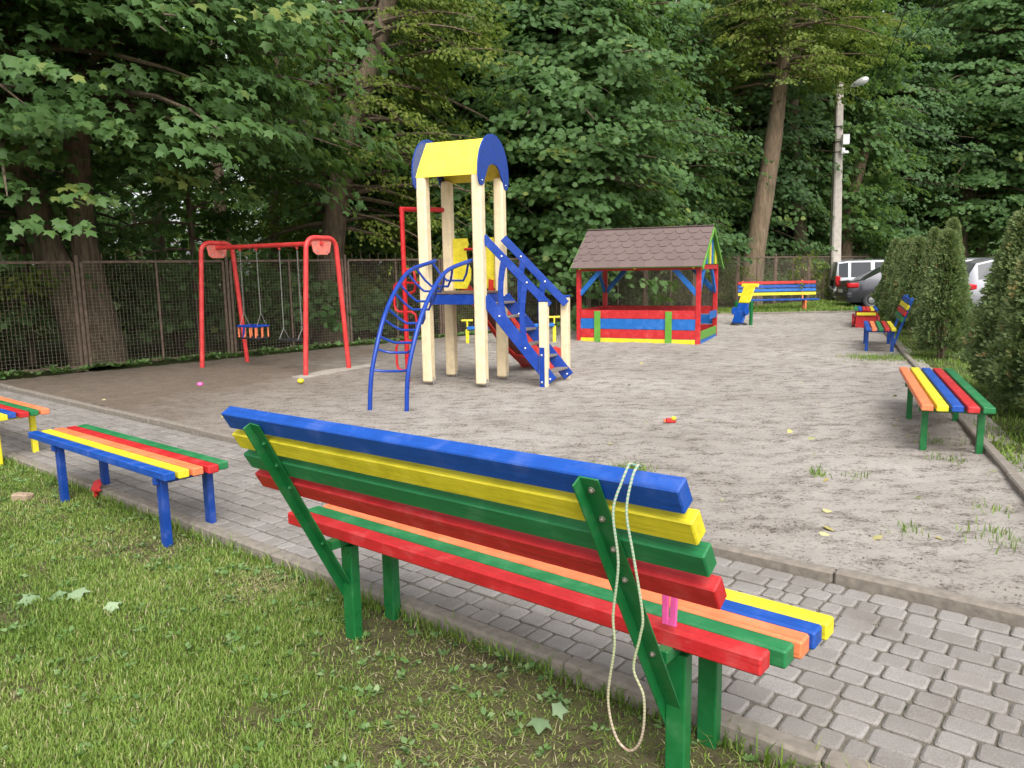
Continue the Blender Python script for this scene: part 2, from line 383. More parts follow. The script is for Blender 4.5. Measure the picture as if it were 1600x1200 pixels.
path = thing('path', None, None); path['kind'] = 'structure'
jm = MB(); jm.add([UV(-14, V_LAWN+.02, -.012), UV(2.5, V_LAWN+.02, -.012), UV(2.5, V_SAND-.02, -.012), UV(-14, V_SAND-.02, -.012)], [(0, 1, 2, 3)])
mk('joint_bed', jm, M_JOINT, path)
def paver_mesh(L, W):
    """rounded concrete paver, local: L along x, W along y, top at z = 0"""
    r_ = .016; ring = []
    for cx, cy, a0 in ((L/2-r_, W/2-r_, 0), (-L/2+r_, W/2-r_, 90), (-L/2+r_, -W/2+r_, 180), (L/2-r_, -W/2+r_, 270)):
        for k in range(3): a = R(a0+45*k); ring.append((cx+r_*math.cos(a), cy+r_*math.sin(a)))
    n = len(ring); v = [(x, y, -.04) for x, y in ring] + [(x, y, -.006) for x, y in ring] + [(x*(1-.009/L*2), y*(1-.009/W*2), 0) for x, y in ring]
    f = [tuple(range(2*n, 3*n))] + [(l*n+i, l*n+(i+1) % n, (l+1)*n+(i+1) % n, (l+1)*n+i) for l in (0, 1) for i in range(n)]
    return v, f
ROWH = .1155; NROW = 12
lens = (.092, .122, .122, .165); spots = []
for k in range(NROW):
    v_ = V_LAWN + .085 + ROWH*(k+.5) + .008; u_ = -13.6 - rng.random()*.2
    while u_ < 1.9:
        L = lens[int(rng.integers(4))]
        spots.append((u_+L/2, v_, L)); u_ += L
def proj_size(u_, v_):
    p = UV(u_, v_) - CP; w = p@fw
    x, y = 800+F*(p@rt)/w, 600-F*(p@upv)/w
    return (F/w if (-60 < x < 1660 and -60 < y < 1260 and w > .3) else 0)
order = sorted(range(len(spots)), key=lambda i: -proj_size(spots[i][0], spots[i][1]))
# the main bench hides some; those nearest in view are pieces of their own
pm = {}
for L in set(lens):
    me = bpy.data.meshes.new('paver'); v, f = paver_mesh(L-.009, ROWH-.009); me.from_pydata(v, [], f); me.materials.append(M_PAVER); pm[L] = me
angU = math.atan2(U[1], U[0]); restv, restf = [], []
for rank, i in enumerate(order):
    u_, v_, L = spots[i]; dz = float(rng.normal(0, .0022)); p = UV(u_, v_, dz); rz = angU + float(rng.normal(0, .012))
    tx, ty = float(rng.normal(0, .008)), float(rng.normal(0, .008))
    if rank < 300:
        o = bpy.data.objects.new('paver', pm[L]); o.location = tuple(p); o.rotation_euler = (tx, ty, rz); link(o, path)
    else:
        v, f = paver_mesh(L-.009, ROWH-.009); n = len(restv); c, s_ = math.cos(rz), math.sin(rz)
        restv += [(p[0]+a*c-b*s_, p[1]+a*s_+b*c, p[2]+e+a*ty+b*tx) for a, b, e in v]; restf += [tuple(j+n for j in g) for g in f]
rm = MB(); rm.v, rm.f = restv, restf
tag(mk('paver_field', rm, M_PAVER, path), kind='stuff')

def kerb(name, a, b, w, ztop, zbot, step=1.0, mat=M_KERB):
    a, b = np.array(a, float), np.array(b, float); d = nrm(b-a); L = np.linalg.norm(b-a); n = int(round(L/step)); s_ = np.cross([0, 0, 1], d)
    root = thing(name, None, None, (a[0], a[1], 0)); root['kind'] = 'structure'; r_ = random.Random(len(name)+n)
    for k in range(n):
        c = a + d*(L*(k+.5)/n) + np.array([0, 0, (ztop+zbot)/2 + r_.uniform(-.006, .006)]) + s_*r_.uniform(-.004, .004)
        m = MB(); m.cbox(c, (L/n/2-.003, w/2, (ztop-zbot)/2), (d, s_, (0, 0, 1)), .012); mk('kerb_stone', m, mat, root)
    return root
kerb('sand_kerb', UV(-13.4, V_SAND-.03), UV(2.0, V_SAND-.03), .075, .052, -.15)
kerb('lawn_kerb', UV(-14, V_LAWN+.045), UV(2.4, V_LAWN+.045), .085, .008, -.2)
kerb('right_kerb', K0-KD*2.5+KN*.04, K0+KD*20.8+KN*.04, .08, .085, -.15)
kerb('back_kerb', BK1+np.array([.2, .02, 0]), BK0+np.array([-.1, .02, 0]), .08, .09, -.15)

# ------------------------------------------------------------------ mesh fence
def build_fence():
    A, B = fence_pt(-12.5), fence_pt(34.0); d = nrm(B-A); L = np.linalg.norm(B-A); step = 2.55; n = int(L/step); s_ = np.cross([0, 0, 1], d)
    root = thing('mesh_fence', 'rusty brown wire mesh fence between the playground and the wood', 'fence', A); z1 = 1.82; zu = np.array([0, 0, 1.])
    sh = -.62
    for k in range(n+1):
        p = A + d*(k*step+sh) ; off = .07
        for e in (-1, 1):
            m = MB(); m.beam(p+d*off*e+zu*.03, p+d*off*e+zu*(z1), .045, .045); mk('panel_post', m, M_FENCE, root)
        m = MB(); m.beam(p-zu*.1, p+zu*(z1+.12), .05, .05); mk('post', m, M_FENCE, root)
        for zz in (.35, 1.62):
            m = MB(); m.beam(p-d*off+zu*zz, p+d*off+zu*zz, .02, .02, ch=.002); mk('clamp', m, M_FENCE, root)
        if k == n: break
        a, b = p+d*off, p+d*(step-off)
        for zz, nm in ((z1, 'top_rail'), (.06, 'bottom_rail')):
            m = MB(); m.beam(a+zu*zz, b+zu*zz, .045, .045); mk(nm, m, M_FENCE, root)
        mid = (a+b)/2; m = MB(); m.beam(mid+zu*.08, mid+zu*z1, .035, .035); mk('mid_post', m, M_FENCE, root)
        nn = 11
        for j in range(nn):
            q = a+(b-a)*(j+.5)/nn; m = MB(); m.tube([q+zu*(z1), q+zu*(z1+.15+.012*math.sin(j*3+k))], .006, 4); mk('spike', m, M_FENCE, root)
        m = MB(); nwire = 40; r_ = .0020
        for j in range(1, nwire):
            q = a+(b-a)*j/nwire+s_*.01; m.tube([q+zu*.08, q+zu*(z1-.02)], r_, 3, False)
        for j in range(1, 30):
            zz = .08+j*.058; m.tube([a+zu*zz+s_*.005, b+zu*zz+s_*.005], r_, 3, False)
        tag(mk('wire_mesh', m, M_WIRE, root), kind='stuff')
build_fence()

# ------------------------------------------------------------------ foliage engine
LEAF12 = np.array([(0, .32, .05), (0, .02, 0), (.42, .0, -.06), (.37, .24, 0), (.62, .56, -.14), (.30, .58, 0), (.0, 1.0, -.16), (-.30, .58, 0), (-.62, .56, -.14), (-.37, .24, 0), (-.42, .0, -.06)])
FAN12 = [(0, i, i+1) for i in range(1, 10)] + [(0, 10, 1)]
LEAF6 = np.array([(0, 0, 0), (.45, .08, -.06), (.5, .55, -.08), (0, 1, -.10), (-.5, .55, -.08), (-.45, .08, -.06), (0, .35, .03)])
FAN6 = [(6, i, (i+1) % 6) for i in range(6)]
LEAF8 = np.array([(0, .32, .04), (0, .02, 0), (.44, .03, -.06), (.33, .26, 0), (.60, .58, -.12), (.0, 1.0, -.14), (-.60, .58, -.12), (-.33, .26, 0), (-.44, .03, -.06)])
FAN8 = [(0, i, i+1) for i in range(1, 8)] + [(0, 8, 1)]
OVAL = np.array([(0, 0, 0), (.32, .42, .03), (0, 1, -.06), (-.32, .42, .03)]); FOVAL = [(0, 1, 2), (0, 2, 3)]
def leaves_mesh(name, P, Nn, T, S, tint, tpl, fan, mat, root):
    """place a leaf template at P with normal Nn, tip direction T, size S"""
    Nn = Nn/np.linalg.norm(Nn, axis=1, keepdims=True); T = T - Nn*(T*Nn).sum(1, keepdims=True)
    T /= (np.linalg.norm(T, axis=1, keepdims=True)+1e-9); X = np.cross(T, Nn); n, k = len(P), len(tpl)
    Vx = (P[:, None] + S[:, None, None]*(tpl[None, :, 0:1]*X[:, None] + tpl[None, :, 1:2]*T[:, None] + tpl[None, :, 2:3]*Nn[:, None])).reshape(-1, 3)
    fan = np.array(fan); Fc = (np.arange(n)[:, None, None]*k + fan[None]).reshape(-1)
    return npmesh(name, Vx, Fc, 3, mat, root, np.repeat(tint, len(fan)))
def limb_sprays(g, start, az, length, rise, droop, nspr, wid):
    """one limb: returns polyline, spray centres, outward dirs"""
    o = np.array([math.cos(az), math.sin(az), 0]); s_ = np.array([-o[1], o[0], 0]); pts = []
    wob = g.normal(0, .12, 2)
    f = lambda t: start + o*length*t + s_*length*(wob[0]*t*t+wob[1]*.5*math.sin(3*t)) + np.array([0, 0, length*(rise*t - droop*t*t)])
    pts = [f(t) for t in np.linspace(0, 1, 6)]; C_, O = [], []
    for _ in range(nspr):
        t = .28+.75*g.random()**.8; lat = g.normal(0, wid*(.4+.6*math.sin(min(t, 1)*math.pi*.8)))
        C_.append(f(t) + s_*lat + np.array([0, 0, g.normal(0, .36) - .22*abs(lat)])); O.append(nrm(o + s_*lat*.55/wid*.6 + g.normal(0, .2, 3)*np.array([1, 1, .2])))
    return pts, np.array(C_), np.array(O)
def spray_leaves(g, C_, O, nl, L, W, size, out=1.05, jit=.42):
    n = len(C_); k = n*nl
    c = np.repeat(C_, nl, 0); o = np.repeat(O, nl, 0); s_ = np.cross(o, [0, 0, 1]); s_ /= np.linalg.norm(s_, axis=1, keepdims=True)+1e-9
    a = g.random(k)*1.2-.3; b = g.normal(0, .5, k)*(1-.35*np.clip(a, 0, 1))
    P = c + o*(a*L)[:, None] + s_*(b*W)[:, None]; P[:, 2] += -(a.clip(0)**2)*L*.45 - .25*np.abs(b)*W + g.normal(0, .05, k)
    Nn = np.array([0, 0, 1.]) + o*out*(0.6+.6*g.random(k))[:, None] + g.normal(0, jit, (k, 3))
    T = o*.7 + s_*(b*1.1)[:, None] + np.array([0, 0, -.5]) + g.normal(0, .35, (k, 3))
    S = size*(.65+.6*g.random(k)); tint = np.clip(np.repeat(g.normal(.45, .18, n), nl) + g.normal(0, .14, k), 0, 1)
    return P, Nn, T, S, tint
def trunk_mesh(mb, g, pts, rad, n=12):
    pts = [np.array(p, float) for p in pts]; dense, rr = [], []
    for i in range(len(pts)-1):
        for t in np.linspace(0, 1, 5)[:-1]:
            dense.append(pts[i]*(1-t)+pts[i+1]*t); rr.append(rad[i]*(1-t)+rad[i+1]*t)
    dense.append(pts[-1]); rr.append(rad[-1])
    # smooth
    D = np.array(dense)
    for _ in range(3): D[1:-1] = (D[:-2]+2*D[1:-1]+D[2:])/4
    n0 = len(mb.v); mb.tube(list(D), rr, n)
    for i in range(n0, len(mb.v)):
        x, y, z = mb.v[i]; k = mnoise.fractal((x*2.2, y*2.2, z*.7), 1, 2, 3)*.10; c = D[(i-n0)//n]
        mb.v[i] = (x+(x-c[0])*k, y+(y-c[1])*k, z)
    return D
def make_tree(name, label, loc, seed, trunk, crown, leaf, group=None, cat='tree', barkm=None):
    """trunk: list of (polyline local, radii); crown: dict; leaf: dict"""
    g = np.random.default_rng(seed); root = thing(name, label, cat, loc, group); tm = MB(); barkm = barkm or M_BARK
    axes = [trunk_mesh(tm, g, p, r_) for p, r_ in trunk]
    Cs, Os = [], []; main = axes[0]
    if crown:
        nl = crown['limbs']
        for i in range(nl):
            ax = axes[i % len(axes)]; zt = crown['z0'] + (crown['z1']-crown['z0'])*((i+g.random())/nl)
            j = int(np.argmin(np.abs(ax[:, 2]-zt*crown.get('start', .9)))); st = ax[j].copy(); st[2] = max(min(zt, ax[-1][2]), .5*zt)
            az0, azw = crown.get('az', (0, math.pi)); az = az0 + g.uniform(-azw, azw)
            h = (zt-crown['z0'])/(crown['z1']-crown['z0']); prof = math.sqrt(max(0, 1-(1.5*h-.45)**2*.8))
            Ln = crown['r']*(.55+.5*g.random())*max(prof, .3)
            pts, c, o = limb_sprays(g, st, az, Ln, crown.get('rise', .25)*g.uniform(-.4, 2.1), crown.get('droop', .28), crown['sprays'], crown.get('wid', .55))
            tm.tube(pts, list(np.linspace(.012*Ln+.02, .008, len(pts))), 5, False); Cs.append(c); Os.append(o)
    mk('trunk', tm, barkm, root, True, True)
    if crown:
        d = leaf; a = spray_leaves(g, np.concatenate(Cs), np.concatenate(Os), d['n'], d['L'], d['W'], d['size'], d.get('out', 1.05), d.get('jit', .42))
        leaves_mesh('crown', *a, d['tpl'], d['fan'], d['mat'], root)
    return root

def straight(h, lean=(0, 0), r_=.25, top=.06):
    p = [(lean[0]*t, lean[1]*t, h*t) for t in (0, .05, .3, .6, 1)]; return [(p, [r_*1.35, r_, r_*.85, r_*.6, top])]
MAPLE = dict(n=30, L=.62, W=.55, size=.155, tpl=LEAF12, fan=FAN12, mat=M_LEAF)
MAPLE6 = dict(n=30, L=.70, W=.65, size=.145, tpl=LEAF8, fan=FAN8, mat=M_LEAF)
LIND = dict(n=33, L=.75, W=.7, size=.128, tpl=LEAF8, fan=FAN8, mat=M_LEAFB)
YELL = dict(n=46, L=.60, W=.5, size=.105, tpl=OVAL, fan=FOVAL, mat=M_LEAFY, jit=.6)

# the big twin-stemmed maple on the left, its boughs hanging over the fence
def loc_tr(pxs, Y, base):
    b = np.array(base); return [tuple(at(x, y, Y_) - b) for (x, y), Y_ in zip(pxs, Y)]
b1 = np.array([-7.75, 14.3, -.1])
stemA = [(0, 0, 0), *loc_tr([(118, 480), (78, 400), (42, 300), (20, 200)], [14.3, 14.3, 14.2, 14.0], b1), (-2.6, -.6, 8.0), (-3.0, -.6, 9.8)]
stemB = [(.1, .1, 0), *loc_tr([(152, 480), (130, 380), (122, 280), (118, 180)], [14.5, 14.5, 14.4, 14.3], b1), (-.1, 0, 8.0), (.1, .2, 10)]
make_tree('maple_tree', 'big dark twin-stemmed maple behind the fence at the far left', b1, 11,
          [(stemA, [.48, .34, .30, .28, .26, .2, .05]), (stemB, [.42, .30, .24, .22, .20, .16, .05])],
          dict(limbs=118, z0=4.2, z1=9.6, r=6.2, az=(R(-58), R(105)), sprays=11, wid=.8, rise=.16, droop=.26), MAPLE)
# leaning trunk with yellow-green foliage
b2 = np.array([at(512, 500, 18.2)[0], 18.2, -.1])
make_tree('leaning_tree', 'leaning brown tree with yellow-green foliage behind the red swing', b2, 12,
          [([(0, 0, 0), *loc_tr([(516, 400), (530, 300), (548, 200), (580, 100), (606, 20)], [18.2]*5, b2), (2.4, 0, 11), (2.8, .2, 14)], [.40, .28, .26, .25, .22, .20, .13, .05])],
          dict(limbs=90, z0=2.4, z1=10, r=3.6, az=(R(60), R(118)), sprays=8, wid=.5, rise=.2, droop=.3), YELL)
# pale leaning trunk by the far bench
b3 = np.array([at(1172, 470, 28.8)[0], 28.8, -.1])
make_tree('pale_leaning_tree', 'pale trunk leaning right behind the playhouse with yellow-green top sprays', b3, 13,
          [([(0, 0, 0), *loc_tr([(1178, 400), (1196, 300), (1212, 200), (1222, 100), (1232, 20)], [28.8]*5, b3), (2, 0, 13), (2.2, .2, 17)], [.50, .36, .34, .30, .24, .20, .13, .05])],
          dict(limbs=84, z0=8.0, z1=15, r=3.9, az=(0, R(180)), sprays=8, wid=.6, rise=.1, droop=.26), dict(YELL, size=.14), barkm=M_BARKL)
# broken snag near the lamp post
b5 = np.array([at(1322, 480, 34.0)[0], 34.0, -.1])
make_tree('snag', 'broken leafless trunk with a bent top right of the lamp post', b5, 15,
          [([(0, 0, 0), *loc_tr([(1320, 400), (1328, 330), (1340, 270), (1346, 240), (1374, 210)], [34.]*5, b5)], [.34, .27, .25, .27, .26, .14])], None, MAPLE, barkm=M_BARKL)
b6 = np.array([at(1492, 460, 42.)[0], 42., -.1])
make_tree('tall_maple', 'tall brown trunk leaning right above the parked cars at the far right', b6, 16,
          [([(0, 0, 0), *loc_tr([(1495, 370), (1512, 300), (1528, 230), (1550, 110), (1562, 20)], [42.]*5, b6), (3.6, 0, 20)], [.6, .47, .44, .40, .34, .28, .1])],
          dict(limbs=130, z0=4.5, z1=18, r=6.5, sprays=11, wid=1., rise=.2, droop=.3), dict(MAPLE6, n=26, L=1.0, W=.9, size=.21))
b4 = np.array([at(1250, 470, 33.)[0], 33., -.1])
make_tree('slim_trunk_tree', 'slim brown trunk between the pale leaning tree and the lamp post', b4, 17,
          [([(0, 0, 0), *loc_tr([(1254, 400), (1245, 320), (1240, 230), (1238, 120)], [33.]*4, b4), (0, 0, 14)], [.42, .30, .28, .25, .2, .06])],
          dict(limbs=90, z0=3.5, z1=15, r=5.0, az=(R(90), R(95)), sprays=10, wid=.9, rise=.2, droop=.3), dict(LIND, L=.9, W=.8, size=.2))

# prototypes for the rest of the wood
protoA = make_tree('wood_maple', 'broad dark green maple behind the fence above the slide tower', (1.2, 22.6, -.1), 21, straight(10.5, (.4, .2), .24),
                   dict(limbs=125, z0=2.1, z1=10.3, r=4.4, sprays=11, wid=.75, rise=.22, droop=.30), MAPLE6, 'wood trees behind the fence')
protoB = make_tree('wood_linden', 'dense dark linden behind the fence above the playhouse', (3.9, 28.4, -.1), 22, straight(11.8, (-.5, .3), .28),
                   dict(limbs=125, z0=2.8, z1=11.5, r=4.8, sprays=11, wid=.8, rise=.2, droop=.32), LIND, 'wood trees behind the fence')
protoC = make_tree('dark_stem_tree', 'thin dark-stemmed young tree inside the wood', (-10.5, 19.5, -.1), 23, straight(11, (.5, .2), .09, .03),
                   dict(limbs=36, z0=2.6, z1=11, r=2.2, sprays=7, wid=.45, rise=.3, droop=.3), dict(MAPLE6, n=18), 'wood trees behind the fence')
for (x, y, rz, s_, lab) in ((-2.0, 23.0, 1.2, 1.0, 'broad maple behind the yellow-roofed tower and leaning tree'),
                            (0.6, 30.5, 2.6, 1.1, 'maple deep in the wood left of the playhouse roof'),
                            (-7.0, 33.0, 4.0, 1.1, 'broad maple in the wood behind the red swing'),
                            (-14.5, 16.0, 5.0, 1.0, 'broad maple at the left edge of the photo behind the twin-stemmed maple'),
                            (13.2, 37.5, .6, 1.25, 'broad maple in the wood above the lamp post'),
                            (27.0, 44.5, 3.3, 1.3, 'broad maple behind the thuja hedge at the right edge')):
    dup(protoA, (x, y, -.1), rz, s_, lab)
for (x, y, rz, s_, lab) in ((9.2, 35.0, 2.0, 1.15, 'dense linden in the wood behind the pale leaning tree'),
                            (18.0, 41.0, 3.6, 1.2, 'dense linden in the wood above the silver van'),
                            (-19.0, 30.0, 1.0, 1.1, 'dense linden deep in the wood at the far left'),
                            (0.2, 33.0, 5.0, 1.2, 'dense linden deep in the wood behind the tower'),
                            (22.5, 47.5, 4.3, 1.3, 'dense linden far back above the parked cars'),
                            (27.5, 52.0, 2.4, 1.8, 'tallest linden far back above the thuja row at upper right')):
    dup(protoB, (x, y, -.1), rz, s_, lab)
gth = np.random.default_rng(5)
for i in range(26):
    x = -15 + i*1.15 + gth.uniform(-.5, .5); y = fence_pt(x)[1] + (gth.uniform(2.5, 5.5) if i % 2 or x > 0 else gth.uniform(15, 20))
    dup(protoC, (x, y, -.1), gth.uniform(0, 6.3), gth.uniform(.75, 1.25), 'thin dark-stemmed young tree inside the wood')
# bare dark trunks deeper in
for i in range(20):
    x = -14 + i*1.9 + gth.uniform(-.7, .7); y = fence_pt(x)[1] + gth.uniform(6, 15); m = MB(); rr = gth.uniform(.10, .24)
    trunk_mesh(m, gth, [(x, y, -.1), (x+gth.normal(0, .3), y, 4), (x+gth.normal(0, .8), y, 9), (x+gth.normal(0, .8), y, 13)], [rr*1.3, rr, rr*.8, rr*.5], 8)
    o = mk('bare_tree', m, M_BARK, None, True); tag(o, 'dark bare trunk standing in the shade inside the wood', 'tree', 'bare trunks in the wood')
# undergrowth: shrubs behind the fence
def make_shrub(name, label, loc, seed, r_, h, leaf, group):
    g = np.random.default_rng(seed); root = thing(name, label, 'shrub', loc, group); m = MB(); Cs, Os = [], []
    for i in range(18):
        az = g.uniform(0, 6.28); o = np.array([math.cos(az), math.sin(az), 0]); L = r_*g.uniform(.4, 1); hh = h*g.uniform(.35, 1)
        pts = [np.zeros(3), o*L*.4+np.array([0, 0, hh*.6]), o*L+np.array([0, 0, hh])]; m.tube(pts, [.018, .012, .005], 4, False)
        for t in np.linspace(.35, 1, 6):
            Cs.append(pts[1]*(1-t)+pts[2]*t+g.normal(0, .12, 3)); Os.append(nrm(o+g.normal(0, .4, 3)*np.array([1, 1, .1])))
    mk('stems', m, M_BARK, root, True, True)
    leaves_mesh('foliage', *spray_leaves(g, np.array(Cs), np.array(Os), leaf['n'], .4, .4, leaf['size']), leaf['tpl'], leaf['fan'], leaf['mat'], root); return root
sh1 = make_shrub('shrub', 'green leafy shrub behind the wire fence', (-4.6, 17.2, -.1), 31, 1.3, 1.9, dict(MAPLE6, n=14, size=.14), 'undergrowth shrubs behind the fence')
sh2 = make_shrub('light_shrub', 'light yellow-green shrub in the wood behind the fence', (-12.5, 17.5, -.1), 32, 1.4, 1.7, dict(YELL, n=26, size=.10), 'light shrubs in the wood')
for i in range(26):
    x = -13.5 + i*1.35 + gth.uniform(-.4, .4); y = fence_pt(x)[1] + (gth.uniform(1.3, 3) if i % 2 else gth.uniform(3, 9))
    if abs(x+7.7) < 1.2: continue
    k = gth.random() < .6; dup(sh1 if k else sh2, (x, y, -.12), gth.uniform(0, 6.3), gth.uniform(.7, 1.3))
for i in range(12):
    x = -13.5 + i*1.0 + gth.uniform(-.3, .3); y = fence_pt(x)[1] + gth.uniform(2.2, 7)
    if abs(x+7.7) < 1.1 and y-fence_pt(x)[1] < 3.5: continue
    dup(sh2 if i % 3 else sh1, (x, y, -.12), gth.uniform(0, 6.3), gth.uniform(.9, 1.45))
# the wood far behind: a mass of leaves nobody could count
g = np.random.default_rng(41); n = 30000
X = g.uniform(-75, 95, n); base = 12.23+.904*(X+8.22); Y = np.maximum(base, 12) + g.uniform(26, 44, n); Z = g.uniform(0, 1, n)**.8*24
cl = np.array([mnoise.noise((x*.35, y*.35, z*.45)) for x, y, z in zip(X, Y, Z)]); keep = cl > -.12
P = np.column_stack([X, Y, Z])[keep]; n = len(P)
Nn = np.array([0, -.8, .9]) + g.normal(0, .6, (n, 3)); T = np.array([0, -.3, -.7]) + g.normal(0, .5, (n, 3))
o = leaves_mesh('distant_wood', P, Nn, T, g.uniform(.5, 1.0, n), np.clip(g.normal(.55, .22, n), 0, 1), LEAF6, FAN6, M_LEAF, None)
tag(o, 'mass of distant green foliage filling the back of the wood', 'woods', kind='stuff')

n = 60000; X = g.uniform(-40, 45, n); Y = np.maximum(12.23+.904*(X+8.22), 8) + 5 + g.random(n)*24; Z = g.random(n)**1.3*4.2
cl = np.array([mnoise.noise((x*.45, y*.45, z*.5+9)) for x, y, z in zip(X, Y, Z)]); keep = cl > .02+.045*Z
P = np.column_stack([X, Y, Z-.1])[keep]; n = len(P)
Nn = np.array([0, -.8, .9]) + g.normal(0, .6, (n, 3)); T = np.array([0, -.3, -.7]) + g.normal(0, .5, (n, 3))
o = leaves_mesh('undergrowth', P, Nn, T, g.uniform(.10, .26, n), np.clip(g.normal(.65, .22, n), 0, 1), LEAF8, FAN8, M_LEAF, None)
tag(o, 'thick green undergrowth on the floor of the wood', 'undergrowth', kind='stuff')

# ------------------------------------------------------------------ thuja hedge
def make_thuja(seed, h, r_, n):
    g = np.random.default_rng(seed); root = thing('thuja', 'x', 'thuja', (0, 0, 0), 'thujas of the hedge'); m = MB()
    for k in range(4): m.tube([(.03*math.cos(k*1.6), .03*math.sin(k*1.6), -.05), (.07*math.cos(k*1.6), .07*math.sin(k*1.6), .5), (.02, 0, h*.8)], [.028, .022, .008], 5)
    mk('trunk', m, M_BARK, root, True, True)
    k = 18; ns = n//k                                     # flat fan-shaped sprays, each of k scale twigs
    z = g.random(ns)**.85*.92+.06; az = g.uniform(0, 2*math.pi, ns)
    lump = np.array([mnoise.noise((math.cos(a)*2.2+seed, math.sin(a)*2.2, zz_*5)) for a, zz_ in zip(az, z)])
    prof = np.where(z < .22, .72+.28*z/.22, ((1-z)/.78)**.9)
    rad = r_*prof*(1+.40*lump)*np.sqrt(g.uniform(.40, 1.02, ns))*np.where(g.random(ns) < .08, 1.15, 1)
    C_ = np.column_stack([rad*np.cos(az), rad*np.sin(az), z*h]); o = np.column_stack([np.cos(az), np.sin(az), 0*az]); tang = np.column_stack([-np.sin(az), np.cos(az), 0*az])
    d = o*.60 + np.array([0, 0, .70]) + g.normal(0, .25, (ns, 3)); d /= np.linalg.norm(d, axis=1, keepdims=True)
    pn = tang + o*g.normal(0, .7, ns)[:, None] + g.normal(0, .25, (ns, 3)); pn -= d*(pn*d).sum(1, keepdims=True); pn /= np.linalg.norm(pn, axis=1, keepdims=True); sd_ = np.cross(d, pn)
    C_, d, pn, sd_ = (np.repeat(q, k, 0) for q in (C_, d, pn, sd_)); m_ = ns*k; fa = g.uniform(-.85, .85, m_); rr = g.random(m_)**.6*.105
    T = d*np.cos(fa)[:, None] + sd_*np.sin(fa)[:, None]; P = C_ + T*rr[:, None]
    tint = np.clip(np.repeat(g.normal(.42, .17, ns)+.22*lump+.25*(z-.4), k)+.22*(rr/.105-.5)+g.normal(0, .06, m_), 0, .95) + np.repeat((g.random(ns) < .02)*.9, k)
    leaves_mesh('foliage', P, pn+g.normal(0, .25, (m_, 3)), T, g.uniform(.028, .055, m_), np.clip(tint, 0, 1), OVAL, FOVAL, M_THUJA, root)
    return root
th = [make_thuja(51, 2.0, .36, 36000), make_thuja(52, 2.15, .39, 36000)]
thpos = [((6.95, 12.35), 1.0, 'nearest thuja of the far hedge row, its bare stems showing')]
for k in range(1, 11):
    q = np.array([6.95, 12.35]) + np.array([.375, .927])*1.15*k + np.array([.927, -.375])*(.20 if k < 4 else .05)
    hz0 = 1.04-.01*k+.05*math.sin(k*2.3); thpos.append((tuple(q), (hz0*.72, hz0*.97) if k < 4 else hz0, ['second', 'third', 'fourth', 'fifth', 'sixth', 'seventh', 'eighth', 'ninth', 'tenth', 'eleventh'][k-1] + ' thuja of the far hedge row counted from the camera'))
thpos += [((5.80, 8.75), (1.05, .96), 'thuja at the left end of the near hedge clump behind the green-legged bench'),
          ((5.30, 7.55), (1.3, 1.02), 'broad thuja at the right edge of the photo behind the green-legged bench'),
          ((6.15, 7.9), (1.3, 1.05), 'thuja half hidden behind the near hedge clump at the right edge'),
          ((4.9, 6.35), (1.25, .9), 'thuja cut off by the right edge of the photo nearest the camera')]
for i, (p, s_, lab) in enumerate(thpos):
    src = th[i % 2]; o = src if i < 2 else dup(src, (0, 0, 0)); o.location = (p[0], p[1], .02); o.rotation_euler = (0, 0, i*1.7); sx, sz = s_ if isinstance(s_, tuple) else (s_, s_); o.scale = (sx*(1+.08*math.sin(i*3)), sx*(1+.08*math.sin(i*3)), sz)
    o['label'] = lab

# ------------------------------------------------------------------ benches
PAL = dict(b=MBLUE, y=MYEL, g=MGRN, r=MRED, o=MORG)
def flat_bench(name, label, o, u, v, z0, top, L, cols, sw, gap, legs, legmat, legw=.05, legt=.05, overs=None, seed=0):
    """o: ground point of the rear-left top corner; slats side by side along v"""
    r_ = random.Random(seed); o = np.array([o[0], o[1], 0.]); root = thing(name, label, 'bench', (o[0], o[1], z0)); zz = np.array([0, 0, 1.])
    n = len(cols); W = n*sw+(n-1)*gap; th_ = .05
    for k, c in enumerate(cols):
        a = o + v*(k*(sw+gap)+sw/2) + u*(r_.uniform(-.015, .015)+k*(overs or 0)); m = MB()
        m.beam(a+zz*(top-th_/2), a+u*(L+r_.uniform(-.02, .02))+zz*(top-th_/2), sw, th_, v, .006); mk('slat', m, PAL[c], root)
    for lu in legs:
        m = MB(); c = o+u*lu; m.beam(c-v*.0+zz*(top-th_-.022), c+v*(W-.01)+zz*(top-th_-.022), .04, .04, zz, .003); mk('cross_bar', m, legmat, root)
        for lv in (.05, W-.06):
            m = MB(); q = c+v*lv; m.beam(q+zz*(z0-.12), q+zz*(top-th_-.003), legw, legt, u, .003); mk('leg', m, legmat, root)
    return root
# main bench seen from behind
SEAT_Z = .47
root = thing('park_bench', 'rainbow park bench with a backrest, seen from behind in the foreground', 'bench', UV(-1.9, 2.25, Z_LAWN))
zz = np.array([0, 0, 1.])
for k, c in enumerate('rgoby'):
    m = MB(); v_ = 2.055+.038+k*.084; du = (0, .035, .05, .06, .07)[k]
    m.beam(UV(-3.06+du, v_, SEAT_Z-.03), UV(-.757+du*1.2, v_, SEAT_Z-.03), .074, .06, V, .007); mk('seat_slat', m, PAL[c], root)
BW = nrm(V*-.49+zz*.87); BN = nrm(V*.87+zz*.49)      # along the back bar (upward) and its front normal
def backpt(u_, z): t = (z-.20)/.87; return UV(u_, 2.10-.49*t, z)
for c, ul, zl, ur, zr in (('b', -2.845, 1.002, -.808, 1.032), ('y', -2.868, .905, -.796, .940), ('g', -2.885, .806, -.790, .838), ('r', -2.900, .706, -.786, .728)):
    m = MB(); a, b = backpt(ul, zl)+BN*.030, backpt(ur, zr)+BN*.030
    m.beam(a, b, .078, .054, BW, .004); s_ = mk('back_slat', m, PAL[c], root)
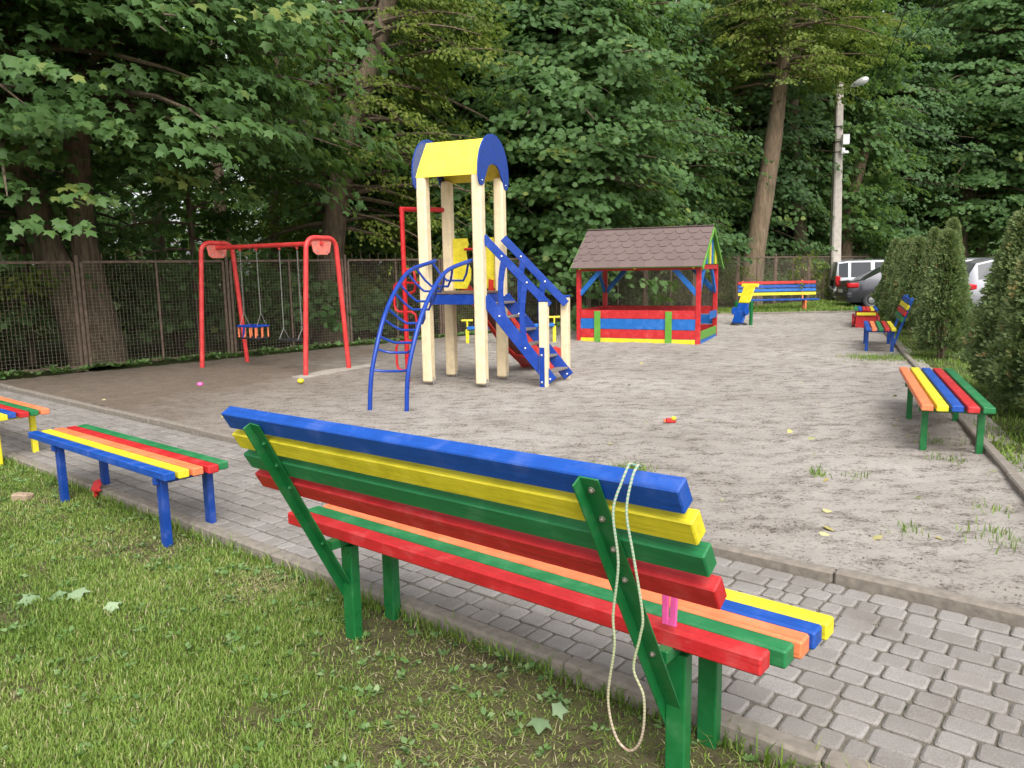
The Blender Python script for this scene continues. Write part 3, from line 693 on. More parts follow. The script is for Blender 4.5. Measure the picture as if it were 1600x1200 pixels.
for u_, ut, zt in ((-2.70, -2.615, 1.02), (-1.06, -1.06, 1.062)):
    m = MB(); a, b = backpt(u_, .11), backpt(ut, zt); bw_ = nrm(b-a); un_ = nrm(U-bw_*(U@bw_))
    L = np.linalg.norm(b-a); m.cbox((a+b)/2-BN*.002, (L/2, .030, .003), (bw_, un_, np.cross(bw_, un_)), .001)
    m.cbox((a+b)/2-un_*.028-BN*.018, (L/2, .003, .02), (bw_, un_, np.cross(bw_, un_)), .001); br = mk('back_bar', m, M_DKGRN, root)
    for z in (1.028, .936, .834, .725, .43):
        f_ = (z-.11)/(zt-.11)
        if f_ > .985: continue
        m = MB(); q = a+(b-a)*f_-BN*.005; m.lathe([(.010, 0), (.010, -.003), (.007, -.004), (.006, -.009), (.003, -.011)], q, BN, 8); mk('bolt', m, M_BOLT if u_ > -2 else M_DKGRN, br, True)
    m = MB(); m.beam(UV(u_, 2.02, .395), UV(u_, 2.46, .395), .042, .042, zz, .003); mk('cross_bar', m, M_DKGRN, root)
    for v_ in (2.125, 2.385-.02):
        m = MB(); q = UV(u_+.01, v_); m.beam(q+zz*(Z_LAWN-.12), q+zz*.372, .07, .05, U, .004); mk('leg', m, M_DKGRN, root)
# blue-legged bench to the left, and the one cut off by the frame
b0 = UV(*(lambda p: (p@U, p@V))(gp(44, 675, .42)))
flat_bench('flat_bench', 'flat rainbow bench with blue legs on the lawn at left', b0, U, V, Z_LAWN, .42, 2.10, 'byorg', .068, .017, (.43, 1.96), paint('blue_leg', lin(8, 60, 142), .4, False), .062, .045, overs=.013, seed=1)
c0 = gp(62, 640, .42)
flat_bench('cut_off_bench', 'flat rainbow bench with yellow legs cut off by the left edge', c0-U*2.1-V*.33, U, V, Z_LAWN, .42, 2.1, 'ybrgo', .068, .017, (.3, 1.84), paint('yellow_leg', lin(226, 212, 40), .4, False), .05, .045, seed=2)
# right bench with green legs
d1 = gp(1440, 632, .45); d2 = gp(1405, 573, .45); du_ = nrm((d2-d1)*[1, 1, 0]); dv_ = np.array([du_[1], -du_[0], 0])
flat_bench('side_bench', 'flat rainbow bench with green legs by the right kerb', d1, du_, dv_, Z_SAND-.01, .45, 2.46, 'oybrg', .086, .022, (.22, 1.6), M_DKGRN, .05, .05, seed=3)
# bench with backrest further back on the right
def back_bench(name, label, o, u, v, z0, top, L, seat, back, legm, lean=.33, sw=.085, gap=.03, legs=(.15, .85), barm=None, backz=(.60, .44)):
    """v points from the front edge to the back"""
    o = np.array([o[0], o[1], 0.]); root = thing(name, label, 'bench', (o[0], o[1], z0)); W = len(seat)*(sw+gap)-gap
    for k, c in enumerate(seat):
        a = o+v*(k*(sw+gap)+sw/2)+zz*(top-.025); m = MB(); m.beam(a, a+u*L, sw, .05, v, .006); mk('seat_slat', m, c if not isinstance(c, str) else PAL[c], root)
    bw = nrm(v*lean+zz); bn = np.cross(u, bw)
    nb = len(back); step = (backz[1])/nb
    for k, c in enumerate(back):
        a = o+v*(W+.03)+zz*top+bw*(.16+k*step*1.0); m = MB(); m.beam(a, a+u*L, step*.74, .04, bw, .006); mk('back_slat', m, c if not isinstance(c, str) else PAL[c], root)
    for f_ in legs:
        c = o+u*(L*f_); m = MB(); m.beam(c+v*(W+.0)+zz*(top-.25)-bw*.05, c+v*(W+.06)+zz*top+bw*(.14+backz[1]-.03), .05, .04, u, .003); mk('back_post', m, barm or legm, root)
        for lv in (.03, W-.04):
            m = MB(); q = c+v*lv; m.beam(q+zz*(z0-.1), q+zz*(top-.053), .055, .055, u, .003); mk('leg', m, legm, root)
        m = MB(); m.beam(c+v*.0+zz*(top-.07), c+v*W+zz*(top-.07), .04, .03, zz, .003); mk('cross_bar', m, legm, root)
    return root
e1 = gp(1352, 512, .45); e_u = nrm([.40, .92, 0]); e_v = np.array([e_u[1], -e_u[0], 0])
back_bench('backrest_bench', 'rainbow bench with blue legs and a backrest beside the thuja row', gp(1353, 513, .45)+e_u*.0, e_u, e_v, Z_SAND, .45, 1.9, 'bogry', 'grybb'[0:1]+'ryb', MBLUE, .36, .075, .026)
fb = gp(1160, 489, 0.03); f_u = nrm([1, .02, 0]); f_v = np.array([-f_u[1], f_u[0], 0])
fbc = at(1157, 470, 25.4)
back_bench('far_bench', 'long striped bench with orange legs on the grass strip by the fence', (fbc[0], 25.4), f_u, f_v, .03, .43, 2.62, (MBLUE, MBLUE), ('y', M_SKYB, MBLUE, 'r'), MORG, .12, .11, .03, (.07, .83), None, (.6, .50))

# ------------------------------------------------------------------ wooden toy truck bench (red sides, striped top)
def toy_truck():
    o = gp(1334, 514); u = nrm([.40, .92, 0]); v = np.array([u[1], -u[0], 0]); W, L, top = .52, 1.5, .47
    root = thing('toy_car_bench', 'striped bench with red box sides and round red wheels beyond the blue-legged bench', 'bench', (o[0], o[1], Z_SAND)); o = np.array([o[0], o[1], 0])
    for k, c in enumerate('gbrryb'):
        a = o+v*(k*.088+.04)+zz*(top-.02); m = MB(); m.beam(a, a+u*L, .076, .04, v, .005); mk('slat', m, PAL[c], root)
    for lu in (.06, L-.06):
        m = MB(); m.cbox(o+u*lu+v*(W/2)+zz*.225, (.02, W/2-.03, .21), (u, v, zz), .005); mk('end_panel', m, MRED, root)
    m = MB(); m.cbox(o+u*(-.005+.03)+v*(W/2)+zz*.36, (.018, W/2-.05, .035), (u, v, zz), .004); mk('bumper', m, MYEL, root)
    for lu in (.28, L-.28):
        for lv in (-.015, W+.015):
            m = MB(); m.lathe([(.12, -.03), (.135, -.022), (.135, .022), (.12, .03), (.03, .035)], o+u*lu+v*lv+zz*.165, v, 18); mk('wheel', m, MRED, root, True)
toy_truck()

# ------------------------------------------------------------------ swing
def swing():
    A, B = np.array([-4.95, 13.2, 0]), np.array([-2.87, 11.9, 0]); c = nrm(B-A); p = np.array([-c[1], c[0], 0]); H_ = 2.12; L = np.linalg.norm(B-A)
    root = thing('swing_set', 'red tubular swing frame at the left of the playground', 'swing', (A+B)/2)
    for M_ in (A, B):
        pts = [M_-p*.47+zz*-.05, M_-p*.39+zz*1.0, M_-p*.318+zz*(H_-.22)]
        for k in range(6): a_ = R(180-18*k); pts.append(M_+p*(-.15+.165*math.cos(a_))+zz*(H_-.185+.165*math.sin(a_)))
        for k in range(6): a_ = R(90-18*k); pts.append(M_+p*(.15+.165*math.cos(a_))+zz*(H_-.185+.165*math.sin(a_)))
        pts += [M_+p*.318+zz*(H_-.22), M_+p*.39+zz*1.0, M_+p*.47-zz*.05]
        m = MB(); m.tube(pts, .038, 12); mk('end_frame', m, M_SWRED, root, True)
        m = MB(); m.prism([(-.22, .12), (.22, .12), (.17, -.08), (.11, -.12), (-.11, -.12), (-.17, -.08)], M_+zz*(H_-.15)-c*.004, p, zz, .008); pl = mk('plate', m, M_SALM, root)
        for bx, by in ((-.14, .04), (.14, .04), (-.10, -.07), (.10, -.07)):
            m = MB(); m.lathe([(.014, -.012), (.014, .012)], M_+p*bx+zz*(H_-.15+by)+c*.0, c, 8); mk('bolt', m, M_STEEL, pl)
    m = MB(); m.tube([A+zz*(H_-.10)-c*.02, B+zz*(H_-.10)+c*.02], .036, 12); mk('cross_bar', m, M_SWRED, root, True)
    seats = ((.78, 'toddler'), (1.72, 'flat'))
    for s0, kind in seats:
        ctr = A+c*s0; zs = .52
        nm = 'toddler_swing' if kind == 'toddler' else 'flat_swing'
        t = thing(nm, 'blue and orange barred toddler swing seat hanging on chains' if kind == 'toddler' else 'dark flat swing seat hanging on chains by the right frame', 'swing seat', ctr+zz*(zs-.02))
        for e in (-1, 1):
            top = ctr+c*e*.20+zz*(H_-.15); m = MB(); m.cbox(top+zz*.01, (.02, .012, .03), (c, p, zz), .002); mk('hanger', m, M_SWRED, t)
            low = ctr+c*e*.21+zz*(zs+(.42 if kind == 'toddler' else .18)); n = 60; mb = MB()
            for k in range(n):
                q = top+(low-top)*(k+.5)/n; d = nrm(low-top); s_ = c if k % 2 else p
                h = np.linalg.norm(low-top)/n*.68
                mb.tube([q-d*h+s_*.0, q-d*h*.5+s_*.007, q+d*h*.5+s_*.007, q+d*h, q+d*h*.5-s_*.007, q-d*h*.5-s_*.007, q-d*h], 0.0022, 4)
            for e2 in (-1, 1):
                end = ctr+c*e*.21+p*e2*.10+zz*(zs+(.2 if kind == 'toddler' else .012)); mb.tube([low, end], .004, 4)
            mk('chain', mb, M_CHAIN, t)
        m = MB(); m.cbox(ctr+zz*zs, (.22, .12, .016), (c, p, zz), .012); mk('seat', m, M_BLACK, t)
        if kind == 'toddler':
            ring = [ctr+c*a*.22+p*b*.14+zz*(zs+.20) for a, b in ((-1, -1), (1, -1), (1, 1), (-1, 1), (-1, -1))]; m = MB()
            for i in range(4): m.tube([ring[i], ring[i+1]], .017, 8)
            mk('guard_rail', m, M_DBLUE, t, True)
            for a, b in ((-1, -1), (-.35, -1), (.35, -1), (1, -1), (-1, 1), (1, 1), (-.35, 1), (.35, 1), (-1, 0), (1, 0)):
                m = MB(); q = ctr+c*a*.205+p*b*.13; m.tube([q+zz*(zs+.016), q+zz*(zs+.19)], .012, 8); mk('bar', m, MORG, t, True)
            m = MB(); q = ctr-p*.14; m.tube([q+c*-.05+zz*(zs+.20), q+c*-.09+zz*(zs+.02)], .018, 8); mk('leg_divider', m, M_DBLUE, t, True)
    m = MB(); P_ = B+zz*.038; m.prism([(-.75, -.16), (.95, -.14), (1.0, .10), (.1, .2), (-.7, .12)], (P_[0]+.05, P_[1]+.02, .0), p, -c, .05)
    tag(mk('concrete_slab', m, plain('slab_concrete', lin(156, 148, 138), .9, 0, .15, 9, .4)), 'pale concrete footing slab under the right swing frame', 'slab')
swing()

# ------------------------------------------------------------------ slide tower
def tower():
    pF, pL = gp(754, 609), gp(671, 605); u = nrm((pF-pL)*[1, 1, 0]); v = np.array([-u[1], u[0], 0]); A = pL; W = np.linalg.norm(pF-pL); D = .70
    pB, pR = pL+v*D, pF+v*D                                                     # back-left, back-right
    ctr = (pL+pR)/2
    root = thing('play_tower', 'slide tower with cream posts, yellow roof and blue stairs', 'play tower', (ctr[0], ctr[1], Z_SAND)); pw = .14; ztop = 2.80
    for q in (pL, pF, pB, pR):
        m = MB(); m.cbox(q+zz*(ztop/2+.045), (pw/2, pw/2, ztop/2-.035), (u, v, zz), .018)
        for e in (-.02, .02): pass
        po = mk('post', m, M_CREAM, root)
        m = MB(); m.cbox(q+u*(pw/2+.002)-v*.0+zz*.06, (.003, .02, .085), (u, v, zz), .001); mk('foot_bracket', m, M_STEEL, po)
        m = MB(); m.lathe([(.010, 0), (.010, .006), (.004, .010)], q+u*(pw/2+.005)+zz*.10, u, 8); mk('bolt', m, M_STEEL, po)
    # deck
    zd = 1.27; m = MB(); m.cbox(ctr+zz*(zd+.012), (W/2+.02, D/2+.02, .014), (u, v, zz), .003); mk('deck', m, M_DECK, root)
    for q1, q2 in ((pL, pF), (pB, pR)):
        m = MB(); n_ = nrm(np.cross(zz, q2-q1)); m.beam(q1+zz*(zd-.075), q2+zz*(zd-.075), .13, .03, zz, .004); mk('deck_beam', m, M_DBLUE, root)
    for q1, q2 in ((pL, pB), (pF, pR)):
        m = MB(); m.beam(q1+zz*(zd-.075), q2+zz*(zd-.075), .13, .03, zz, .004); mk('deck_beam', m, M_DBLUE, root)
    # roof: yellow barrel between two blue arch boards
    Rr = D/2+.10; zc = 2.80; H_ = .50
    def arch(a, k=1.): return (Rr*k*math.cos(a), H_*k*math.sin(a))
    prof = [(-Rr*.94, .0)] + [(-Rr*.94+(Rr*.94-.10)*t, .47*t**.9) for t in (.2, .4, .6, .8, 1)] + [(0, .49)]
    prof = prof + [(-x, y) for x, y in prof[::-1][1:]]
    m = MB(); n = len(prof); e0, e1_ = -W/2-.06, W/2+.06
    for k, (a, b) in enumerate(prof):
        pass
    vs_ = []
    for off in (0, -.014):
        for e in (e0, e1_):
            vs_ += [ctr+u*e+v*a+zz*(zc+b+off) for a, b in prof]
    fs_ = []
    for k in range(n-1):
        fs_ += [(k, n+k, n+k+1, k+1), (2*n+k, 2*n+k+1, 3*n+k+1, 3*n+k)]
    fs_ += [(0, 2*n, 3*n, n), (n-1, 2*n-1, 4*n-1, 3*n-1)] + [(k, k+1, 2*n+k+1, 2*n+k) for k in range(n-1)] + [(n+k, 3*n+k, 3*n+k+1, n+k+1) for k in range(n-1)]
    m.add(vs_, fs_); mk('roof_sheet', m, M_RYEL, root, True)
    for e in (e0-.018, e1_):
        ou = [(Rr*1.10*math.cos(R(a)), .03+.50*math.sin(R(a))) for a in np.linspace(0, 180, 25)]
        left = [(-Rr*1.10, -.03), (-Rr*1.06, -.10), (-Rr*.98, -.145), (-Rr*.86, -.155), (-Rr*.74, -.13), (-Rr*.66, -.06)]
        inn = [(Rr*.50*math.cos(R(a))*1.0, .02+.13*math.sin(R(a))) for a in np.linspace(170, 10, 11)]
        right = [(-x, y) for x, y in left[::-1]]
        m = MB(); m.prism(ou+left+inn+right, ctr+u*e+zz*zc, v, zz, .018); ab = mk('arch_board', m, M_DBLUE, root)
        for sx in (-1, 1):
            m = MB(); m.lathe([(.011, -.004), (.011, .024), (.006, .03)] if e > 0 else [(.011, -.006), (.011, .02)], ctr+u*e+v*sx*Rr*.86+zz*(zc-.09), u, 8); mk('bolt', m, M_STEEL, ab)
    # yellow guard panels on the far side
    wav = [(0, 0), (.22, 0), (.28, .12), (.29, .26), (.24, .38), (.22, .50), (.26, .62), (.24, .70), (.0, .70)]
    m = MB(); m.prism(wav, pB+u*.05+v*.02+zz*(zd+.05), u, zz, .018); mk('guard_panel', m, MYEL, root)
    m = MB(); m.prism([(-x, y) for x, y in wav][::-1], pR+u*-.05+v*.02+zz*(zd+.05), u, zz, .018); mk('guard_panel', m, MYEL, root)
    m = MB(); m.tube([pB+u*.25+zz*(zd+.60), pR-u*.22+zz*(zd+.60)], .018, 8); mk('grab_bar', m, M_ENRED, root, True)
    # blue arched ladder in front
    fa, fb_ = gp(577, 645), gp(635, 647)
    topA, topB = pL-v*.05+u*.02+zz*1.66, pF-v*.05-u*.10+zz*1.66
    topA = at(680, 408, pL[1]-.02); topB = at(737, 407, pF[1]+.02)
    def arc(foot, top, px):
        ctrl = [foot+zz*-.1] + px + [top]; ctrl = np.array(ctrl); out = []
        for i in range(len(ctrl)-1):
            p0, p1, p2, p3 = ctrl[max(i-1, 0)], ctrl[i], ctrl[i+1], ctrl[min(i+2, len(ctrl)-1)]
            for t in np.linspace(0, 1, 6)[:-1]:
                out.append(.5*((2*p1)+(-p0+p2)*t+(2*p0-5*p1+4*p2-p3)*t*t+(-p0+3*p1-3*p2+p3)*t**3))
        out.append(ctrl[-1]); return np.array(out)
    def px_arc(foot, top, pix):
        n = len(pix)
        return [at(x, y, foot[1]+(top[1]-foot[1])*w) for x, y, w in pix]
    left = arc(fa, topA, px_arc(fa, topA, [(580, 590, .02), (590, 535, .08), (602, 490, .2), (620, 450, .42), (642, 422, .7)]))
    right = arc(fb_, topB, px_arc(fb_, topB, [(637, 590, .02), (647, 535, .08), (660, 490, .2), (678, 450, .42), (700, 422, .7)]))
    for a in (left, right):
        m = MB(); m.tube(list(a), .026, 10); mk('ladder_rail', m, M_DBLUE, root, True)
    n = len(left)
    inward = nrm(v*.9+zz*-.2)
    for k, i in enumerate(np.linspace(6, n-2, 10)):
        i = int(round(i)); a, b = left[i], right[min(i, len(right)-1)]; t = k/9
        tan = nrm(left[min(i+1, n-1)]-left[i-1]); dep = (.06+.22*min(t*2.2, 1)); dn = nrm(np.cross(tan, nrm(b-a))); dn = dn if (dn@v > 0 or dn[2] < 0) else -dn
        dn = nrm(dn*.8 + zz*-.35 + v*.5)
        c1, c2 = a+(b-a)*.22+dn*dep, a+(b-a)*.78+dn*dep
        m = MB(); m.tube([a, a*.35+c1*.65, c1*.9+c2*.1, (c1+c2)/2, c2*.9+c1*.1, b*.35+c2*.65, b], .015, 8); mk('rung', m, M_DBLUE, root, True)
    # blue stairs to the right
    s1, s2 = gp(851, 608), gp(884, 597)
    dirn = u; sv = v; st0 = pF+u*.06+zz*(zd-.02)
    run = (s1-pF)@u; 
    ang_top = zd-.04
    for q, hgt in ((s1, 1.14), (s2, 1.17)):
        m = MB(); m.cbox(q+zz*(hgt/2+.02), (.056, .056, hgt/2), (u, v, zz), .012); po = mk('stair_post', m, M_CREAM, root)
        m = MB(); m.cbox(q+zz*(hgt+.03), (.062, .062, .014), (u, v, zz), .006); mk('post_cap', m, M_DBLUE, po)
    m = MB(); q = s1-v*.065-u*.01; m.beam(q+zz*-.02, q+zz*.56, .07, .014, u, .004); fo = mk('foot_strap', m, M_DBLUE, root)
    for z in (.10, .46):
        m = MB(); m.lathe([(.016, 0), (.016, .008), (.006, .012)], q-v*.007+zz*z, -v, 8); mk('bolt', m, M_STEEL, fo)
    front = pF-v*.0+u*.06; back = pR-v*.02+u*.06
    foot1 = s1+u*.10-v*.02; foot2 = s2+u*.04
    sr1a, sr1b = at(762, 462, pF[1]+.0), gp(884, 592)-v*.03      # near stringer, kept to the stair plane
    near_dir = nrm(np.array([s1[0]-pF[0], s1[1]-pF[1], 0]))
    nA = np.array([pF[0], pF[1], 0])+near_dir*.05+zz*1.22; nB = np.array([s1[0], s1[1], 0])+near_dir*.10+zz*.10
    fA = np.array([pR[0], pR[1], 0])+near_dir*.02+zz*1.22; fB = np.array([s2[0], s2[1], 0])+near_dir*.06+zz*.10
    fA = nA+(s2-s1)*[1, 1, 0]*.80; fB = nB+(s2-s1)*[1, 1, 0]*.80
    sn = nrm(np.cross(near_dir, zz))
    for a, b in ((nA, nB), (fA, fB)):
        m = MB(); m.beam(a, b, .155, .026, zz, .01); st = mk('stringer', m, M_DBLUE, root)
        for t in (.22, .60, .97):
            m = MB(); q = a+(b-a)*t-sn*(-.013); m.lathe([(.014, 0), (.014, .006), (.005, .010)], a+(b-a)*t+sn*.013, sn, 8); mk('bolt', m, M_STEEL, st)
    for k in range(6):
        t = (k+.55)/6.1; a, b = nA+(nB-nA)*t, fA+(fB-fA)*t
        m = MB(); m.cbox((a+b)/2+near_dir*.0+zz*.02, (.075, np.linalg.norm(b-a)/2-.014, .014), (near_dir, nrm(b-a), zz), .004); mk('tread', m, M_TREAD, root)
    # handrails
    h1a, h1b = at(757, 362, (pF+near_dir*.02)[1]), None
    for a, b, sh in ((nA, nB, 0), (fA, fB, .10)):
        ra = a+zz*.78-near_dir*.0; rb = b+zz*(1.0)+near_dir*-.03
        m = MB(); m.beam(ra, rb, .105, .026, zz, .01); hr = mk('handrail', m, M_DBLUE, root)
        for t in (.28, .66):
            m = MB(); q = ra+(rb-ra)*t; m.lathe([(.014, 0), (.014, .006), (.005, .010)], q+sn*.013, sn, 8); mk('bolt', m, M_STEEL, hr)
        for t in (.30, .62):
            q0 = a+(b-a)*t; q1 = ra+(rb-ra)*(t+.02); md = (q0+q1)/2 - near_dir*.10
            pts = [q0*(1-s)**2+2*s*(1-s)*md+q1*s*s for s in np.linspace(0, 1, 7)]
            m = MB()
            for i in range(6): m.beam(pts[i], pts[i+1]+(pts[i+1]-pts[i])*.12, .07-.012*abs(2.5-i)/2.5*-1, .020, near_dir, .004)
            mk('strut', m, M_DBLUE, root)
    # red climbing pole with loops
    b_ = gp(638, 601); topz = 2.42; m = MB(); m.tube([b_+zz*-.1, b_+zz*topz], .033, 10); cp = mk('climbing_pole', m, M_ENRED, root, True)
    e_ = pB+zz*topz; m = MB(); m.tube([b_+zz*(topz-.005)-u*.03, np.array([e_[0], e_[1], topz])], .034, 10); mk('pole_arm', m, M_ENRED, root, True)
    side = u
    for z0, z1, sg in ((.20, .60, -1), (.62, 1.02, 1), (1.02, 1.42, -1), (1.28, 1.60, 1)):
        pts = []; w_ = .17
        for x, z in ((0, z0), (.6, z0), (.9, z0+.03), (1, z0+.09), (1, z1-.09), (.9, z1-.03), (.6, z1), (0, z1)): pts.append(b_+side*sg*w_*x+zz*z)
        m = MB(); m.tube(pts, .018, 8); mk('loop_step', m, M_ENRED, cp, True)
    m = MB(); m.tube([b_+zz*1.42, np.array([pL[0], pL[1], 1.42])], .016, 8); mk('brace', m, M_ENRED, root, True)
    # red slide running away behind the tower
    o = (pB+pR)/2*[1, 1, 0]; sd = nrm(v*1.0+u*.30); ss = np.array([sd[1], -sd[0], 0]); sw = .25
    prof = [(0, zd+.02), (.12, zd), (.37, zd-.22), (.66, zd-.52), (.94, zd-.80), (1.19, zd-.98), (1.43, .22), (1.64, .17), (1.76, .15)]
    m = MB(); nn = len(prof); vs_ = []
    for s_, z in prof:
        for e, dz in ((-1, 0), (1, 0), (1, -.02), (-1, -.02)): vs_.append(o+sd*s_+ss*e*sw+zz*(z+dz))
    fs_ = [(0, 1, 2, 3), tuple(4*(nn-1)+k for k in (3, 2, 1, 0))]
    for k in range(nn-1): fs_ += [(4*k+j, 4*k+4+j, 4*k+4+(j+1) % 4, 4*k+(j+1) % 4) for j in range(4)]
    m.add(vs_, fs_); mk('slide_bed', m, plain('slide_plate', lin(120, 70, 62), .35, .2, .1, 8, 0), root, True)
    for e in (-1, 1):
        lo = [(s_, z-.09) for s_, z in prof[:6]]; hi = [(s_, z+.16) for s_, z in prof[:6]]
        tail = [(1.41, .38), (1.57, .37), (1.70, .33), (1.79, .25), (1.83, .12), (1.82, -.02), (1.43, -.02), (1.33, .10)]
        poly = hi+tail+lo[::-1]
        m = MB(); m.prism(poly, o+ss*(e*sw if e > 0 else e*sw-.022), sd, zz, -.022 if e < 0 else .022); mk('slide_side', m, M_SLIDE, root)
    return u, v, pR
tower()

# ------------------------------------------------------------------ playhouse with shingled roof
def playhouse():
    a, b = gp(905, 535)*[1, 1, 0], gp(1090, 540)*[1, 1, 0]; u = nrm(b-a); v = np.array([-u[1], u[0], 0]); W = np.linalg.norm(b-a); D = 1.75
    c, d = b+v*D, a+v*D; ctr = (a+c)/2; root = thing('playhouse', 'open red and blue playhouse with brown hexagon-shingle roof', 'playhouse', (ctr[0], ctr[1], Z_SAND))
    ze = 1.60; pw = .09
    for q in (a, b, c, d):
        m = MB(); m.cbox(q+zz*(ze/2), (pw/2, pw/2, ze/2), (u, v, zz), .006); mk('post', m, MRED, root)
    for q1, q2 in ((a, b), (b, c), (c, d), (d, a)):
        x = nrm(q2-q1); m = MB(); m.beam(q1+x*(pw/2-.003)+zz*(ze-.05), q2-x*(pw/2-.003)+zz*(ze-.05), .095, .07, zz, .005); mk('top_beam', m, MRED, root)
    # corner braces
    for q, dirs in ((a, (u,)), (b, (-u, v)), (c, (-u, -v)), (d, (u, -v))):
        for dr in dirs:
            m = MB(); off = np.cross(dr, zz)*0; m.beam(q+dr*.03+zz*1.02, q+dr*.52+zz*1.56, .10, .05, zz, .005); mk('brace', m, M_SKYB, root)
    # boarded walls: front, back, left; low boards on the right
    def wall(q1, q2, out, rows):
        x = nrm(q2-q1)
        for z0, z1, mt in rows:
            m = MB(); m.beam(q1+x*.05+out*.035+zz*(z0+z1)/2, q2-x*.05+out*.035+zz*(z0+z1)/2, z1-z0-.008, .022, zz, .004); mk('board', m, mt, root)
    rows = [(.02, .115, MYEL), (.115, .30, MRED), (.30, .52, M_SKYB), (.52, .70, MRED)]
    wall(a, b, -v, rows); wall(d, c, v, rows); wall(a, d, -u, rows); wall(b, c, u, [(.02, .10, M_SKYB), (.10, .28, M_LGRN)])
    m = MB(); m.beam(b+v*1.0+u*.035+zz*.54, c+v*-.04+u*.035+zz*.54, .16, .022, zz, .004); mk('board', m, M_SKYB, root)
    for f_ in (.17, .77):
        q = a+u*W*f_-v*.062; m = MB(); m.beam(q+zz*.03, q+zz*.675, .135, .026, u, .004); mk('batten', m, M_LGRN, root)
    for f_ in (.03, .5, .97):       # rafter ends
        for sv, q in ((-v, a+u*W*f_), (v, d+u*W*f_)):
            m = MB(); m.beam(q+sv*.19+zz*(ze-.035), q-sv*.25+zz*(ze+.10), .075, .045, zz, .004); mk('rafter', m, MYEL, root)
    m = MB(); m.cbox(ctr-v*(D/2-.25)+zz*.30, (W/2-.1, .14, .018), (u, v, zz), .004); mk('inner_seat', m, MYEL, root)
    # roof
    ov, og = .22, .10; rz = 2.38; half = D/2+ov; ez = ze-.03
    slopes = []
    for sg in (-1, 1):
        el = ctr-u*(W/2+og)+v*sg*half+zz*ez; er = ctr+u*(W/2+og)+v*sg*half+zz*ez; rl = ctr-u*(W/2+og)+zz*rz
        dn = nrm(rl-el); nrm_ = nrm(np.cross(u, dn))*(1 if sg < 0 else -1); Ls = np.linalg.norm(rl-el); Lw = W+2*og
        m = MB(); m.cbox((el+er)/2+dn*Ls/2-nrm_*.015, (Lw/2, Ls/2, .014), (u, dn, nrm_), .004); rb = mk('roof_board', m, M_LGRN, root)
        # hexagonal shingles: each a tab of its own
        sw, sh = .26, .225; me = None; nr = int(Ls/sh)+1
        for r_ in range(nr):
            y0 = r_*sh-.01; nxt = int(Lw/sw)+1
            for k in range(-1, nxt):
                x0 = -Lw/2+(k+(.5 if r_ % 2 else 0))*sw
                xl, xr = max(x0, -Lw/2-.01), min(x0+sw, Lw/2+.01)
                if xr-xl < .03: continue
                y1 = min(y0+sh*1.5, Ls+.004); 
                if y1-y0 < .04: continue
                if r_ == 0: poly = [(xl+.001, y0-.012), (xr-.001, y0-.012), (xr-.002, y1), (xl+.002, y1)]
                elif xr-xl > sw*.98: poly = [(xl+sw*.24, y0), (xr-sw*.24, y0), (xr-.002, y0+sh*.52), (xr-.002, y1), (xl+.002, y1), (xl+.002, y0+sh*.52)]
                elif x0 < -Lw/2: poly = [(xl, y0), (xr-sw*.24, y0), (xr, y0+sh*.52), (xr, y1), (xl, y1)]
                else: poly = [(xl+sw*.24, y0), (xr, y0), (xr, y1), (xl, y1), (xl, y0+sh*.52)]
                m = MB(); n0 = np.array(nrm_); o = (el+er)/2+nrm_*.004; n = len(poly); th_ = .006
                lift = lambda y: (.010+th_)*(1-(y-y0)/(sh*1.5)) 
                vt = [o+u*x+dn*y+nrm_*(lift(y)) for x, y in poly]; vb = [o+u*x+dn*y+nrm_*(lift(y)-th_) for x, y in poly]
                fs = [tuple(range(n)), tuple(range(n, 2*n))[::-1]]+[(i, n+i, n+(i+1) % n, (i+1) % n) for i in range(n)]
                if sg > 0: fs = [f[::-1] for f in fs]
                m.add(vt+vb, fs); mk('shingle', m, M_SHINGLE, rb)
    m = MB(); m.cbox(ctr+zz*(rz+.012), (W/2+og+.006, .05, .008), (u, v, zz), .003); mk('ridge_strip', m, M_SHINGLE, root)
    for sg in (-1, 1):           # gables: green barge boards, coloured planks
        gx = ctr+u*sg*(W/2+.03)
        cols = [M_LGRN, M_LGRN, MYEL, M_SKYB, M_LGRN]; rise = (rz-ze-.06)/(D/2)
        for k in range(9):
            v0 = -D/2+D*k/9+.004; v1 = -D/2+D*(k+1)/9-.004
            hh = lambda t: max(.012, (D/2-abs(t))*rise)
            poly = [(v0, 0), (v1, 0), (v1, hh(v1)), (v0, hh(v0))] if v0*v1 > 0 else [(v0, 0), (v1, 0), (v1, hh(v1)), (0, hh(0)), (v0, hh(v0))]
            m = MB(); m.prism(poly, gx+zz*(ze+.01), v, zz, .02); mk('gable_plank', m, [M_LGRN, MYEL, M_SKYB, M_LGRN, MYEL, M_SKYB, M_LGRN, MYEL, M_LGRN][k], root)
        for s2 in (-1, 1):
            e_ = gx+u*sg*(og-.012)+v*s2*half+zz*(ez-.055); r2 = gx+u*sg*(og-.012)+zz*(rz-.055); m = MB(); m.beam(e_, r2, .07, .022, zz, .003); mk('barge_board', m, M_LGRN, root)
playhouse()

